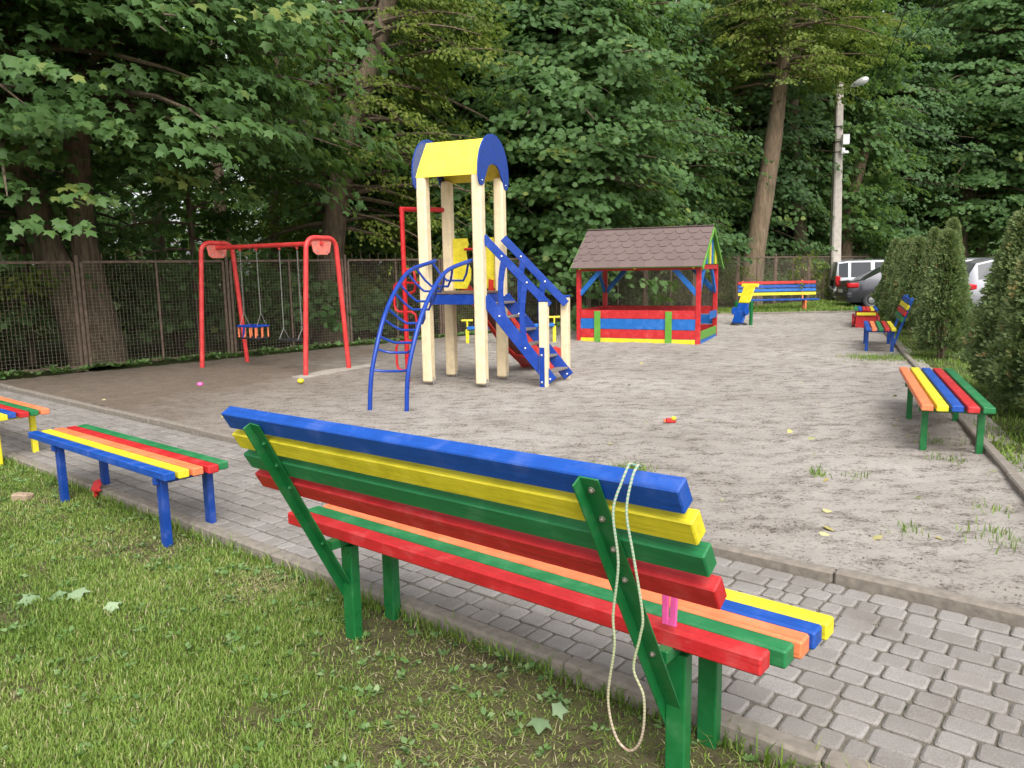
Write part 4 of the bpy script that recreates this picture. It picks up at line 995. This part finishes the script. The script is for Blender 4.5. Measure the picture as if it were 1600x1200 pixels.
# ------------------------------------------------------------------ seesaws
def seesaw():
    hi, lo = at(1172, 446, 20.2), gp(1152, 505, .08); root = thing('seesaw', 'yellow and blue plank seesaw tilted up in front of the far bench', 'seesaw', (lo[0], lo[1], Z_SAND))
    d = nrm(hi-lo); L = np.linalg.norm(hi-lo); s_ = nrm(np.cross(d, zz)); up_ = np.cross(s_, d)
    lo = np.array(lo); w = .34
    mid = lo+d*L*.52
    m = MB(); m.cbox(lo+d*L*.26, (L*.26, w/2, .022), (d, s_, up_), .01); mk('blue_plank', m, MBLUE, root)
    m = MB(); m.cbox(lo+d*L*.765, (L*.235, w/2, .022), (d, s_, up_), .01); mk('yellow_plank', m, MYEL, root)
    m = MB(); m.cbox(lo+d*L*1.0-up_*.002, (.05, w/2+.09, .025), (d, s_, up_), .012); mk('end_crosspiece', m, MYEL, root)
    m = MB(); m.lathe([(.14, -.07), (.20, -.05), (.22, 0), (.20, .05), (.14, .07)], np.array([lo[0], lo[1], .02])+d*.12*[1, 1, 0], zz, 18); mk('tyre', m, M_BLACK, root, True)
    for e in (-1, 1):
        q = lo+d*L*.30+s_*e*(w/2+.02); m = MB(); m.lathe([(.10, -.012), (.10, .012)], q+up_*.04, s_, 14); mk('side_disc', m, MBLUE, root, True)
        q = np.array([mid[0], mid[1], 0])+s_*e*(w/2+.06); m = MB(); m.beam(q-zz*.1, q+zz*(mid[2]+.06), .08, .06, d, .004); mk('post', m, M_DKGRN, root)
    m = MB(); m.tube([mid-s_*(w/2+.08)-up_*.04, mid+s_*(w/2+.08)-up_*.04], .02, 8); mk('axle', m, M_STEEL, root, True)
seesaw()
def rocker():
    a, b = at(730, 508, 16.2), at(866, 505, 16.2); c = (a+b)/2; root = thing('low_seesaw', 'low seesaw with yellow crossbars seen behind the tower', 'seesaw', (c[0], c[1], Z_SAND)); d = nrm((b-a)*[1, 1, 0]); s_ = np.array([-d[1], d[0], 0])
    a2, b2 = np.array([a[0], a[1], .36]), np.array([b[0], b[1], .40]); dd = nrm(b2-a2)
    m = MB(); m.beam(a2, b2, .07, .14, zz, .006); mk('beam', m, M_SKYB, root)
    for q in (a2, b2):
        m = MB(); m.tube([q-d*.12+zz*.16, q+d*.12+zz*.16], .022, 8); m.tube([q+zz*.02, q+zz*.16], .02, 8); mk('handle', m, MYEL, root, True)
        m = MB(); m.beam(q-zz*.02, np.array([q[0], q[1], .02]), .07, .07, d, .005); mk('foot', m, MYEL, root)
    cc = (a2+b2)/2; m = MB(); m.beam(np.array([cc[0], cc[1], -.05]), cc-zz*.04, .12, .16, d, .006); mk('pivot', m, M_DBLUE, root)
rocker()

# ------------------------------------------------------------------ lamp post, wires, sapling
def lamp():
    bx = at(1303, 470, 31.3); b = np.array([bx[0], 31.3, 0]); top = at(1312, 128, 31.3); t = np.array([top[0], 31.3, top[2]])
    root = thing('lamp_post', 'grey concrete lamp post rising behind the silver van', 'lamp post', b); m = MB(); d = nrm(t-b)
    w0, w1 = .21, .125; x, y = np.array([1., 0, 0]), np.array([0, 1., 0]); vs_ = []
    for p, w in ((b-zz*.1, w0), (t, w1)): vs_ += [p+x*sx*w+y*sy*w*.9 for sx, sy in ((-1, -.7), (-.7, -1), (.7, -1), (1, -.7), (1, .7), (.7, 1), (-.7, 1), (-1, .7))]
    m.add(vs_, [tuple(range(8))[::-1], tuple(range(8, 16))]+[(i, (i+1) % 8, 8+(i+1) % 8, 8+i) for i in range(8)]); mk('pole', m, M_CONC, root)
    e = at(1334, 133, 31.0); s_ = at(1314, 142, 31.2); m = MB(); m.tube([s_, s_*.5+e*.5+zz*.05, e], .03, 8); ar = mk('arm', m, M_STEEL, root, True)
    ax = nrm(at(1356, 123, 30.7)-e); m = MB(); m.lathe([(.03, -.12), (.08, -.02), (.13, .15), (.15, .33), (.12, .48), (.05, .55)], e, ax, 14); mk('lamp_head', m, plain('lamp_shell', (.62, .62, .6), .3, .3, .05, 10, 0), root, True)
    q = at(1321, 218, 31.0); m = MB(); m.cbox(q, (.13, .09, .19), None, .01); mk('junction_box', m, plain('white_plastic', (.72, .72, .7), .4, 0, .05, 10, 0), root)
    q = at(1317, 236, 31.0); m = MB(); m.cbox(q, (.07, .07, .12), None, .03); m.cbox(q+np.array([.09, -.05, -.05]), (.10, .06, .05), None, .02); mk('security_camera', m, plain('white_shell', (.75, .75, .74), .35, 0, .05, 10, 0), root)
    for y_ in (198, 222, 238):
        q = at(1309, y_, 31.3); m = MB(); m.cbox(q, (.19, .17, .012), None, .003); mk('band', m, M_BLACK, root)
    def wire(pts, lab):
        p = [np.array(a, float) for a in pts]; out = []
        for i in range(len(p)-1):
            n = 14; L = np.linalg.norm(p[i+1]-p[i])
            for k in range(n): s2 = k/n; out.append(p[i]*(1-s2)+p[i+1]*s2-zz*.018*L*4*s2*(1-s2))
        out.append(p[-1]); m = MB(); m.tube(out, .014, 5); tag(mk('overhead_wire', m, M_BLACK, None, True), lab, 'wire')
    wire([at(1326, 206, 31.0), at(1385, 92, 26), at(1440, -60, 20)], 'steep overhead wire rising right from the junction box, left of the pair')
    wire([at(1326, 208, 31.0), at(1425, 62, 26), at(1500, -60, 21)], 'steep overhead wire rising right from the junction box, right of the pair')
    wire([at(1316, 140, 31.2), at(1600, 262, 38), at(1900, 330, 44)], 'slack overhead wire running right from the lamp arm across the trees')
lamp()
g = np.random.default_rng(77); sp = at(1262, 470, 25.6)
root = thing('sapling', 'small thin yellow-green sapling on the grass strip in front of the fence', 'sapling', (sp[0], 25.9, .0)); m = MB(); Cs, Os = [], []
for px_, py_ in ((1240, 425), (1252, 402), (1283, 408), (1268, 395), (1245, 440), (1278, 425)):
    e = at(px_, py_, 25.9)-np.array([sp[0], 25.9, 0]); m.tube([(0, 0, -.05), (0, 0, .9), tuple(np.array([0, 0, 1.0])*.4+e*.6), tuple(e)], [.025, .02, .012, .005], 5)
    for t in (.7, .85, 1.): Cs.append(np.array([0, 0, .9])*(1-t)+e*t); Os.append(nrm([e[0], g.normal(0, .3), .05]))
mk('stem', m, M_BARK, root, True, True)
leaves_mesh('foliage', *spray_leaves(g, np.array(Cs), np.array(Os), 16, .28, .24, .11), OVAL, FOVAL, M_LEAFY, root)

# ------------------------------------------------------------------ parked cars
M_GLASS = plain('car_glass', (.02, .024, .028), .06, 0, .05, 3, 0)
M_TAIL = plain('tail_light', (.42, .012, .016), .15, 0, .1, 30, 0)
M_RIM = plain('alloy', (.45, .45, .46), .3, .8, .05, 10, 0)
def carpaint(n, c, metal=.3): 
    m = plain(n, c, .28, metal, .03, 2, 0); m.node_tree.nodes['Principled BSDF'].inputs['Coat Weight'].default_value = .6; return m
def car(name, label, rear, fwd, L, W, H_, kind, mat, tail=M_TAIL):
    """rear: ground point under the middle of the tail; stations along the length"""
    f = nrm([fwd[0], fwd[1], 0]); s_ = np.array([f[1], -f[0], 0]); rear = np.array([rear[0], rear[1], .006]); root = thing(name, label, 'car', rear)
    hb = .95 if kind != 'sedan' else .90; zb = .22
    if kind == 'wagon': st = [(0, .50, .55, 0), (.02, .93, .93, 1.), (.10, hb, H_-.06, 1), (.5, hb, H_, 1), (2.2, hb, H_, 1), (2.75, hb, H_-.07, 1), (3.45, hb, hb+.02, 0), (4.1, hb-.1, hb-.09, 0), (L, .55, .56, 0)]
    elif kind == 'suv': st = [(0, .55, .60, 0), (.05, 1.0, 1.01, 0), (.32, 1.02, H_-.10, 1), (.75, 1.02, H_, 1), (2.0, 1.0, H_, 1), (2.5, 1.0, H_-.06, 1), (3.3, 1.0, 1.02, 0), (4.0, .95, .96, 0), (L, .6, .61, 0)]
    else: st = [(0, .55, .58, 0), (.06, .92, .93, 0), (.55, .97, .98, 0), (1.25, .95, H_-.05, 1), (1.6, .94, H_, 1), (2.3, .92, H_, 1), (2.7, .92, H_-.05, 1), (3.45, .90, .92, 0), (4.2, .78, .79, 0), (L, .5, .51, 0)]
    m = MB(); k = 11; rows = []
    for x, b, r_, _ in st:
        tp = min(x/.25, 1)*min((L-x)/.45, 1); hw = W/2*(.90+.10*tp); gr = (r_-b) > .08; rw = hw*(.80 if gr else .9)
        half = [(hw*.90, zb), (hw*.985, zb+.16), (hw, (zb+b)/2+.05), (hw*.965, b), (rw, r_-.03 if gr else r_)]
        pts = half + [(0, r_+(.03 if gr else .015))] + [(-a, z) for a, z in half[::-1]]
        rows.append([rear+f*x+s_*a+zz*z for a, z in pts])
    vs_ = [p for r_ in rows for p in r_]; n = len(rows); fs_ = []
    for i in range(n-1):
        for j in range(k-1): fs_.append((i*k+j, i*k+j+1, (i+1)*k+j+1, (i+1)*k+j))
        fs_.append((i*k+k-1, i*k, (i+1)*k, (i+1)*k+k-1))
    fs_ += [tuple(range(k)), tuple(range((n-1)*k, n*k))[::-1]]
    m.add(vs_, fs_); bo = mk('body', m, mat, root, True)
    def pane(nm, A, B, C_, D, inset=.10, lift=.006):
        q = np.array([A, B, C_, D]); c = q.mean(0); nn = nrm(np.cross(q[1]-q[0], q[3]-q[0])); nn = nn if nn@(c-(rear+f*L/2+zz*.9)) > 0 else -nn
        q = c+(q-c)*(1-inset)+nn*lift; mb = MB(); q2 = q-nn*.012; mb.add(list(q)+list(q2), [(0, 1, 2, 3), (7, 6, 5, 4)]+[(i, 4+i, 4+(i+1) % 4, (i+1) % 4) for i in range(4)]); mk(nm, mb, M_GLASS, root)
    gi = [i for i, t in enumerate(st) if t[3] == 1]
    for i in gi[:-1]:
        if st[i+1][0]-st[i][0] < .2: continue
        a, b = rows[i], rows[i+1]
        x0, x1 = st[i][0], st[i+1][0]; nseg = 2 if x1-x0 > 1.2 else 1
        for q in range(nseg):
            l = lambda r1, r2, t: r1*(1-t)+r2*t; t0, t1 = q/nseg, (q+1)/nseg
            pane('side_window', l(a[3], b[3], t0), l(a[3], b[3], t1), l(a[4], b[4], t1), l(a[4], b[4], t0), .16)
            pane('side_window', l(a[7], b[7], t0), l(a[7], b[7], t1), l(a[6], b[6], t1), l(a[6], b[6], t0), .16)
    i0, i1 = gi[0]-1, gi[0]; pane('rear_window', rows[i0][3], rows[i0][7], rows[i1][6], rows[i1][4], .14)
    i0, i1 = gi[-1], gi[-1]+1; pane('windscreen', rows[i1][3], rows[i1][7], rows[i0][6], rows[i0][4], .10)
    for e in (-1, 1):
        m = MB()
        if kind == 'wagon': m.cbox(rear+f*.10+s_*e*(W/2*.905)+zz*.86, (.09, .06, .20), (f, s_, zz), .03)
        else: m.cbox(rear+f*.16+s_*e*(W/2*.80)+zz*(.86 if kind == 'suv' else .80), (.19, .17, .085), (f, s_, zz), .04)
        mk('tail_light', m, tail, root, True)
    m = MB(); m.cbox(rear+f*.06+zz*.46, (.10, W/2*.94, .11), (f, s_, zz), .04); mk('bumper', m, mat if kind == 'suv' else M_BLACK if kind == 'x' else mat, root, True)
    m = MB(); m.cbox(rear+f*.0-f*.045+zz*.60, (.006, .26, .055), (f, s_, zz), .002); mk('number_plate', m, plain('plate_white', (.7, .7, .7), .4, 0, .05, 10, 0), root)
    for x in (.78, L-.85):
        for e in (-1, 1):
            c = rear+f*x+s_*e*(W/2-.09)+zz*.31; m = MB(); m.lathe([(.20, -.09), (.28, -.10), (.315, -.06), (.315, .06), (.28, .10), (.20, .09)], c, s_*e, 20); wh = mk('wheel', m, M_BLACK, root, True)
            m = MB(); m.lathe([(.20, .03), (.205, .092), (.17, .085), (.05, .095), (.02, .10)], c, s_*e, 12); mk('rim', m, M_RIM, wh, True)
    return root
car('silver_wagon', 'silver estate car parked beside the lamp post', at(1296, 470, 30.2)[:2]+np.array([.35, .75]), (.97, -.22), 4.45, 1.74, 1.66, 'wagon', carpaint('silver_paint', (.50, .51, .52), .5))
car('dark_sedan', 'dark grey saloon car parked in front of the silver estate', at(1318, 470, 26.3)[:2]+np.array([.3, .9]), (.97, -.15), 4.5, 1.74, 1.42, 'sedan', carpaint('dark_paint', (.045, .045, .055)))
car('grey_hatchback', 'light grey car with red tail lights behind the gap in the hedge', at(1506, 470, 21.0)[:2]+np.array([.15, .85]), (.97, -.2), 4.2, 1.78, 1.62, 'suv', carpaint('grey_paint', (.34, .34, .36), .4))
car('blue_sedan', 'blue car parked behind the thuja row', at(1478, 450, 25.5)[:2]+np.array([.2, .9]), (.97, -.2), 4.4, 1.76, 1.48, 'sedan', carpaint('blue_car_paint', (.10, .17, .32)))
car('white_car', 'pale car roof showing above the hedge beyond the blue car', at(1470, 440, 29.5)[:2]+np.array([.2, .9]), (.97, -.2), 4.4, 1.78, 1.62, 'suv', carpaint('white_paint', (.62, .63, .64), .1))
car('silver_sedan', 'farthest silver car behind the hedge', at(1468, 440, 33.5)[:2]+np.array([.2, .9]), (.97, -.2), 4.4, 1.76, 1.66, 'suv', carpaint('silver_paint_b', (.45, .46, .48), .5))

# ------------------------------------------------------------------ grass, weeds, litter
def grass(name, P, hmin, hmax, seed, tintmu=.42, w=.0032, lm=1.):
    g = np.random.default_rng(seed); n = len(P); az = g.uniform(0, 6.28, n); d = np.column_stack([np.cos(az), np.sin(az), 0*az]); s_ = np.column_stack([-np.sin(az), np.cos(az), 0*az])
    h = g.uniform(hmin, hmax, n)*(.6+.8*g.random(n)); lean = g.uniform(.15, 1.1, n)*h*lm; ww = w*g.uniform(.7, 1.5, n)
    b1_, b2_ = P-s_*ww[:, None], P+s_*ww[:, None]; mid = P+d*(lean*.35)[:, None]+zz*(h*.62)[:, None]; m1, m2 = mid-s_*(ww*.75)[:, None], mid+s_*(ww*.75)[:, None]; tip = P+d*lean[:, None]+zz*(h*.95)[:, None]
    Vx = np.stack([b1_, b2_, m1, m2, tip], 1).reshape(-1, 3); fan = np.array([(0, 1, 3), (0, 3, 2), (2, 3, 4)])
    Fc = (np.arange(n)[:, None, None]*5+fan[None]).reshape(-1)
    pat = np.array([mnoise.noise((p[0]*1.3, p[1]*1.3, 3)) for p in P]); t = np.clip(g.normal(tintmu, .19, n)+.42*pat+(g.random(n) < .09)*.45, 0, 1)
    return npmesh(name, Vx, Fc, 3, M_GRASS, None, np.repeat(t, 3))
def inview(P, m=40):
    d = P-CP; w = d@fw; x = 800+F*(d@rt)/np.maximum(w, .01); y = 600-F*(d@upv)/np.maximum(w, .01)
    return (w > .2) & (x > -m) & (x < 1600+m) & (y > 0) & (y < 1200+m)
g = np.random.default_rng(91)
n = 1500000; uu = g.uniform(-9.5, 1.6, n); vv = V_LAWN-.01-g.random(n)*3.2
P = U*uu[:, None]+V*vv[:, None]; P = P[inview(P)]
dist = np.linalg.norm(P[:, :2], axis=1); P = P[g.random(len(P)) < np.clip(3.2/dist, .25, 1)**1.3]
bare = [(UV(-2.2, 2.15), .66, 1.1), (UV(-1.6, 2.05), .85, 1.12), (UV(-.95, 2.1), .7, 1.1), (UV(-1.7, 1.75), .5, .9), (UV(-5.0, 2.15), .35, .8), (UV(-6.3, 2.2), .3, .7), (gp(240, 870, -.07), .25, .8), (gp(430, 905, -.07), .3, .7), (gp(70, 905, -.07), .2, .6), (gp(500, 1165, -.07), .14, .9), (gp(380, 930, -.07), .2, .6), (UV(-3.6, 2.2), .3, .6), (gp(700, 1120, -.07), .35, .75)]
dens = np.ones(len(P))
fn = np.array([mnoise.fractal((p[0]*2.1, p[1]*2.1, 7), 1, 2, 3) for p in P]); dens *= np.clip(.82+.9*fn, .12, 1)
for c, r_, k in bare:
    dd = np.linalg.norm(P[:, :2]-c[:2], axis=1)/r_ + .5*fn; dens *= np.clip(1-.86*k*np.clip(1.3-dd, 0, 1), .03, 1)
vv = P@V; dens *= np.where(vv > V_LAWN-.03, .5, 1)
P = P[g.random(len(P)) < dens]
if len(P) > 205000: P = P[g.permutation(len(P))[:205000]]
P[:, 2] = [lawn_z(x, y)-.004 for x, y, _ in P]
tag(grass('lawn_grass', P, .011, .033, 92, .44, .0021), 'mown green grass of the foreground lawn', 'grass', kind='stuff')
tn = []
for c, r_, k in bare:
    q = c*[1, 1, 0]+g.normal(0, r_*.55, (int(2600*r_), 3))*[1, 1, 0]; tn.append(q)
tn = np.concatenate(tn); tn = tn[(tn@V) < V_LAWN-.02]; tn[:, 2] = [lawn_z(x, y) for x, y, _ in tn]
tag(grass('lawn_thatch', tn, .006, .014, 99, .82, .0020, 4.), 'dry grass clippings and thatch on the bare soil by the benches', 'grass', kind='stuff')
# weeds: broad leaves in rosettes
def rosettes(name, C_, seed, size, nl, label, mat=M_WEED):
    g = np.random.default_rng(seed); n = len(C_)*nl; az = g.uniform(0, 6.28, n); o = np.column_stack([np.cos(az), np.sin(az), g.uniform(.1, .8, n)])
    P = np.repeat(C_, nl, 0)+o*g.uniform(.0, .02, n)[:, None]; Nn = np.array([0, 0, 1.])-o*.4*[1, 1, 0]+g.normal(0, .25, (n, 3))
    tag(leaves_mesh(name, P, Nn, o, size*g.uniform(.5, 1.25, n), np.clip(g.normal(.5, .25, n), 0, 1), OVAL, FOVAL, mat, None), label, 'weeds', kind='stuff')
n = 800; uu = g.uniform(-8, .6, n); vv = V_LAWN-.02-g.random(n)**1.4*2.4; C_ = U*uu[:, None]+V*vv[:, None]; C_ = C_[inview(C_)]
C_[:, 2] = [lawn_z(x, y)+.008 for x, y, _ in C_]; rosettes('lawn_weeds', C_, 93, .032, 7, 'small broad-leaved weeds among the lawn grass')
# tufts in the sand, along the kerbs, and the verge grass
tuf = [];
for px_, py_, r_, k in ((985, 738, .16, 260), (1278, 740, .08, 60), (1340, 745, .09, 25), (1590, 850, .2, 80), (1560, 800, .14, 40), (1545, 835, .14, 30), (1460, 690, .2, 70), (1480, 720, .14, 40), (1390, 560, .55, 900), (1350, 560, .35, 300), (1420, 830, .1, 40), (1490, 600, .25, 200), (930, 735, .1, 60)):
    c = gp(px_, py_, Z_SAND); q = c+g.normal(0, r_*.5, (k, 3))*[1, 1, 0]; q[:, 2] = [sand_z(x, y)-.004 for x, y, _ in q]; tuf.append(q)
tag(grass('sand_tufts', np.concatenate(tuf), .03, .07, 94, .35, .003), 'sparse grass tufts growing in the sand', 'grass', kind='stuff')
n = 60000; a = g.random(n)**1.8*25-2.2; b = .1+g.random(n)*2.4; P = K0+KD*a[:, None]+KN*b[:, None]; P = P[inview(P)]
fn = np.array([mnoise.fractal((p[0]*1.6, p[1]*1.6, 2), 1, 2, 3) for p in P]); bb = (P-K0)@KN
P = P[g.random(len(P)) < np.clip(.7+1.1*fn-.35*np.clip(bb-.75, 0, 1), 0, 1)]; P[:, 2] = [verge_z(x, y)-.004 for x, y, _ in P]
tag(grass('verge_grass', P, .03, .07, 95, .36, .005), 'green grass along the foot of the thuja hedge', 'grass', kind='stuff')
n = 16000; s_ = g.random(n); t_ = g.random(n); P = (BK0*(1-s_)[:, None]+BK1*s_[:, None])*(1-t_)[:, None]+(fence_pt(14)*(1-s_)[:, None]+fence_pt(7)*s_[:, None])*t_[:, None]; P[:, 2] = .03
tag(grass('strip_grass', P, .05, .13, 96, .34, .010), 'grass strip between the far kerb and the fence', 'grass', kind='stuff')
C_ = np.array([fence_pt(x)+np.array([g.normal(0, .15), g.normal(-.05, .15), Z_SAND]) for x in g.uniform(-11, 7, 420)]); C_ = np.repeat(C_, 3, 0)+g.normal(0, .07, (1260, 3))*[1, 1, 0]
rosettes('fence_weeds', C_, 97, .11, 6, 'low weeds growing along the foot of the fence')
# moss and grass blades in the joints near the kerb
P = U*g.uniform(-8, 1.4, 2600)[:, None]+V*(V_LAWN+.003-np.abs(g.normal(0, .02, 2600)))[:, None]; P[:, 2] = Z_LAWN
tag(grass('kerb_grass', P, .04, .09, 98, .4, .003), 'longer grass along the edge of the path kerb', 'grass', kind='stuff')
# fallen leaves and crumbs on the sand
n = 90; px_ = g.uniform(0, 1600, n); py_ = 540+g.random(n)**1.5*420; C_ = np.array([gp(x, y, Z_SAND) for x, y in zip(px_, py_)]); ok = ((C_@V) > V_SAND+.1) & (((C_-K0)@KN) < -.05) & (C_[:, 1] < 11.9+.904*(C_[:, 0]+8.22)); C_ = C_[ok]
big = (C_[:, 0] < 0); C_[:, 2] = [sand_z(x, y)+.008 for x, y, _ in C_]
o = leaves_mesh('fallen_leaves', C_, np.array([0, 0, 1.])+g.normal(0, .3, C_.shape), g.normal(0, 1, C_.shape), g.uniform(.02, .07, len(C_)), g.random(len(C_)), LEAF6, FAN6, M_FALL, None)
tag(o, 'yellow fallen leaves scattered on the sand', 'leaves', kind='stuff')
n = 3000; px_ = g.uniform(300, 1600, n); py_ = 600+g.random(n)**.8*380; C_ = np.array([gp(x, y, Z_SAND) for x, y in zip(px_, py_)]); ok = ((C_@V) > V_SAND+.06) & (((C_-K0)@KN) < -.05); C_ = C_[ok]
cn = np.array([mnoise.fractal((x*1.7, y*1.7, 5), 1, 2, 3) for x, y, _ in C_]); C_ = C_[cn > .12]; C_[:, 2] = [sand_z(x, y)+.002 for x, y, _ in C_]
TET = np.array([(-.5, -.4, -.3), (.5, -.35, -.3), (0, .5, -.3), (.05, 0, .45)]); FT = [(0, 1, 3), (1, 2, 3), (2, 0, 3), (0, 2, 1)]
o = leaves_mesh('sand_crumbs', C_, np.array([0, 0, 1.])+g.normal(0, .4, C_.shape), g.normal(0, 1, C_.shape), g.uniform(.004, .013, len(C_))*np.where(g.random(len(C_)) < .06, 1.9, 1), g.random(len(C_)), TET, FT, plain('crumb_soil', lin(96, 82, 70), .95, 0, .3, 40, 0), None)
tag(o, 'dark soil crumbs and small stones on the sand', 'crumbs', kind='stuff')

# ------------------------------------------------------------------ small things
def onv(x, y, v_):
    d = ray(x, y); return CP + d*((v_-CP@V)/(d@V))
def smooth(pts, k=6):
    c = [np.array(p) for p in pts]; out = []
    for i in range(len(c)-1):
        p0, p1, p2, p3 = c[max(i-1, 0)], c[i], c[i+1], c[min(i+2, len(c)-1)]
        for t in np.linspace(0, 1, k+1)[:-1]: out.append(.5*((2*p1)+(-p0+p2)*t+(2*p0-5*p1+4*p2-p3)*t*t+(-p0+3*p1-3*p2+p3)*t**3))
    return out+[c[-1]]
def rope_mat():
    m, ns, ls, p = newmat('skipping_rope'); v = coords(ns, ls, 'Object', (1, 1, 1))
    w = ns.new('ShaderNodeTexWave'); w.wave_type = 'BANDS'; w.bands_direction = 'Z'; w.inputs['Scale'].default_value = 34; w.inputs['Distortion'].default_value = 1.5; ls.new(v, w.inputs[0])
    sx = ns.new('ShaderNodeSeparateXYZ'); ls.new(v, sx.inputs[0])
    r_ = ramp(ns, ls, sx.outputs['Z'], [(.0, (.30, .15, .13)), (.42, (.30, .19, .13)), (.62, (.22, .32, .10)), (1, (.14, .32, .22))])
    c = mixc(ns, ls, w.outputs['Fac'], r_.outputs[0], (.42, .38, .28)); ls.new(c, p.inputs['Base Color']); p.inputs['Roughness'].default_value = .8; return m
rv = 1.575; top = UV(-.985, 1.66, 1.098)
lp = [onv(x, y, rv) for x, y in ((958, 800), (966, 880), (958, 960), (960, 1010), (950, 1090), (962, 1150), (985, 1173), (1003, 1150), (1006, 1090), (990, 1045), (1000, 995), (1004, 960), (990, 870), (979, 800))]
t1, t2 = onv(972, 752, 1.60), onv(988, 746, 1.60)
hz_ = backpt(-1, 1.045)+BN*.034+BW*.052
fr = hz_+BN*.015
lp = [hz_-U*.0+ (t1@U+1.0)*0*U] + [t1] + lp + [t2]
crest = lambda q: np.array(UV(q@U, (hz_@V), hz_[2]+.006))
lp[0] = crest(t1)+U*.004; lp.append(crest(t2)); rp = smooth(lp, 6)
m = MB(); m.tube(rp+smooth([lp[-1], (lp[-1]+lp[0])/2+V*.03-zz*.012, lp[0]], 5)[1:-1]+[rp[0]], .0034, 7)
tag(mk('skipping_rope', m, rope_mat(), None, True), 'thin pale skipping rope looped over the blue back slat of the bench', 'rope')
M_PINK = plain('pink_plastic', lin(232, 92, 160), .3, 0, .08, 20, 0)
q = onv(1046, 952, 2.05); root = thing('pink_toy', 'pink plastic toy wedged under the red back slat of the bench', 'toy', q-zz*.05)
for e in (-1, 1):
    m = MB(); m.beam(q+U*e*.013-zz*.052, q+U*(e*.015+.002)+zz*.075, .022, .012, U, .005); mk('strip', m, M_PINK, root)
m = MB(); m.cbox(q-zz*.04, (.022, .005, .012), (U, V, zz), .003); mk('bridge', m, M_PINK, root)
# red toy spade under the blue-legged bench
q = gp(150, 778, -.055); m = MB(); m.tube([q+zz*.0, q+zz*.05+U*.01, q+zz*.075+U*.06], .016, 8)
m.prism([(-.05, 0), (.05, 0), (.06, .07), (0, .10), (-.06, .07)], q+zz*.045-U*.02, U, nrm(zz+V*.6), .008); tag(mk('toy_spade', m, MRED, None), 'red toy spade lying under the blue-legged bench', 'toy')
q = gp(36, 780, -.05); m = MB(); m.cbox(q+zz*.012, (.075, .038, .034), (nrm(U+V*.5), nrm(V-U*.5), zz), .010)
for i in range(len(m.v)):
    x, y, z = m.v[i]; k = mnoise.noise((x*30, y*30, z*30))*.012; m.v[i] = (x+k, y-k, z+k*.6)
tag(mk('brick_piece', m, plain('old_brick', lin(150, 130, 108), .9, 0, .25, 50, .4)), 'broken pale brick lying in the grass left of the blue-legged bench', 'brick')
def leafspray(px_, py_, n, sz, lab, seed):
    g2 = np.random.default_rng(seed); c = gp(px_, py_, Z_LAWN+.035); C_ = c+np.column_stack([g2.normal(0, sz*.8, n), g2.normal(0, sz*.35, n), g2.uniform(0, .02, n)])
    if n == 3: C_ = np.array([c-np.array([.11, 0, 0]), c, c+np.array([.10, .03, .01])])
    o = leaves_mesh('fallen_maple_sprig', C_, np.array([0, -.35, 1.])+g2.normal(0, .2, (n, 3)), np.array([.3, -1, 0])+g2.normal(0, .5, (n, 3)), np.full(n, sz)*g2.uniform(.8, 1.15, n), g2.random(n), LEAF12, FAN12, M_PALE, None); tag(o, lab, 'leaf')
leafspray(84, 928, 3, .10, 'pale upturned maple leaves lying together on the lawn', 3)
leafspray(190, 945, 1, .07, 'single pale upturned leaf on the lawn right of the leaf group', 4)
leafspray(815, 1110, 2, .08, 'pale green leaves on the bare soil below the bench', 6)
leafspray(1290, 990, 1, .05, 'small green leaf lying on the pavers by the bench end', 7)
leafspray(1562, 1086, 1, .06, 'small dark green leaf lying on the pavers at lower right', 8)
def lump(px_, py_, r_, mat, name, lab, parts=1):
    q = gp(px_, py_, Z_SAND); m = MB(); m.lathe([(.001, -r_*.6), (r_*.75, -r_*.5), (r_, 0), (r_*.75, r_*.55), (.001, r_*.75)], q+zz*r_*.5, zz, 12); o = mk(name, m, mat, None, True); tag(o, lab, 'toy'); return o
q = gp(1048, 660, Z_SAND); root = thing('sand_toy', 'small red and yellow toy lying in the middle of the sand', 'toy', q); m = MB(); m.cbox(q+zz*.02, (.05, .03, .022), None, .012); mk('body', m, MRED, root)
m = MB(); m.lathe([(.02, 0), (.028, .02), (.012, .035)], q+np.array([.025, -.02, .03]), zz, 10); mk('cab', m, MYEL, root, True); m = MB(); m.cbox(q+np.array([-.05, .01, .015]), (.02, .02, .014), None, .006); mk('scoop', m, MORG, root)
lump(313, 603, .045, M_PINK, 'pink_ball', 'small pink ball on the soil left of the swing')
lump(470, 598, .05, MYEL, 'yellow_toy', 'small yellow toy at the foot of the right swing frame')
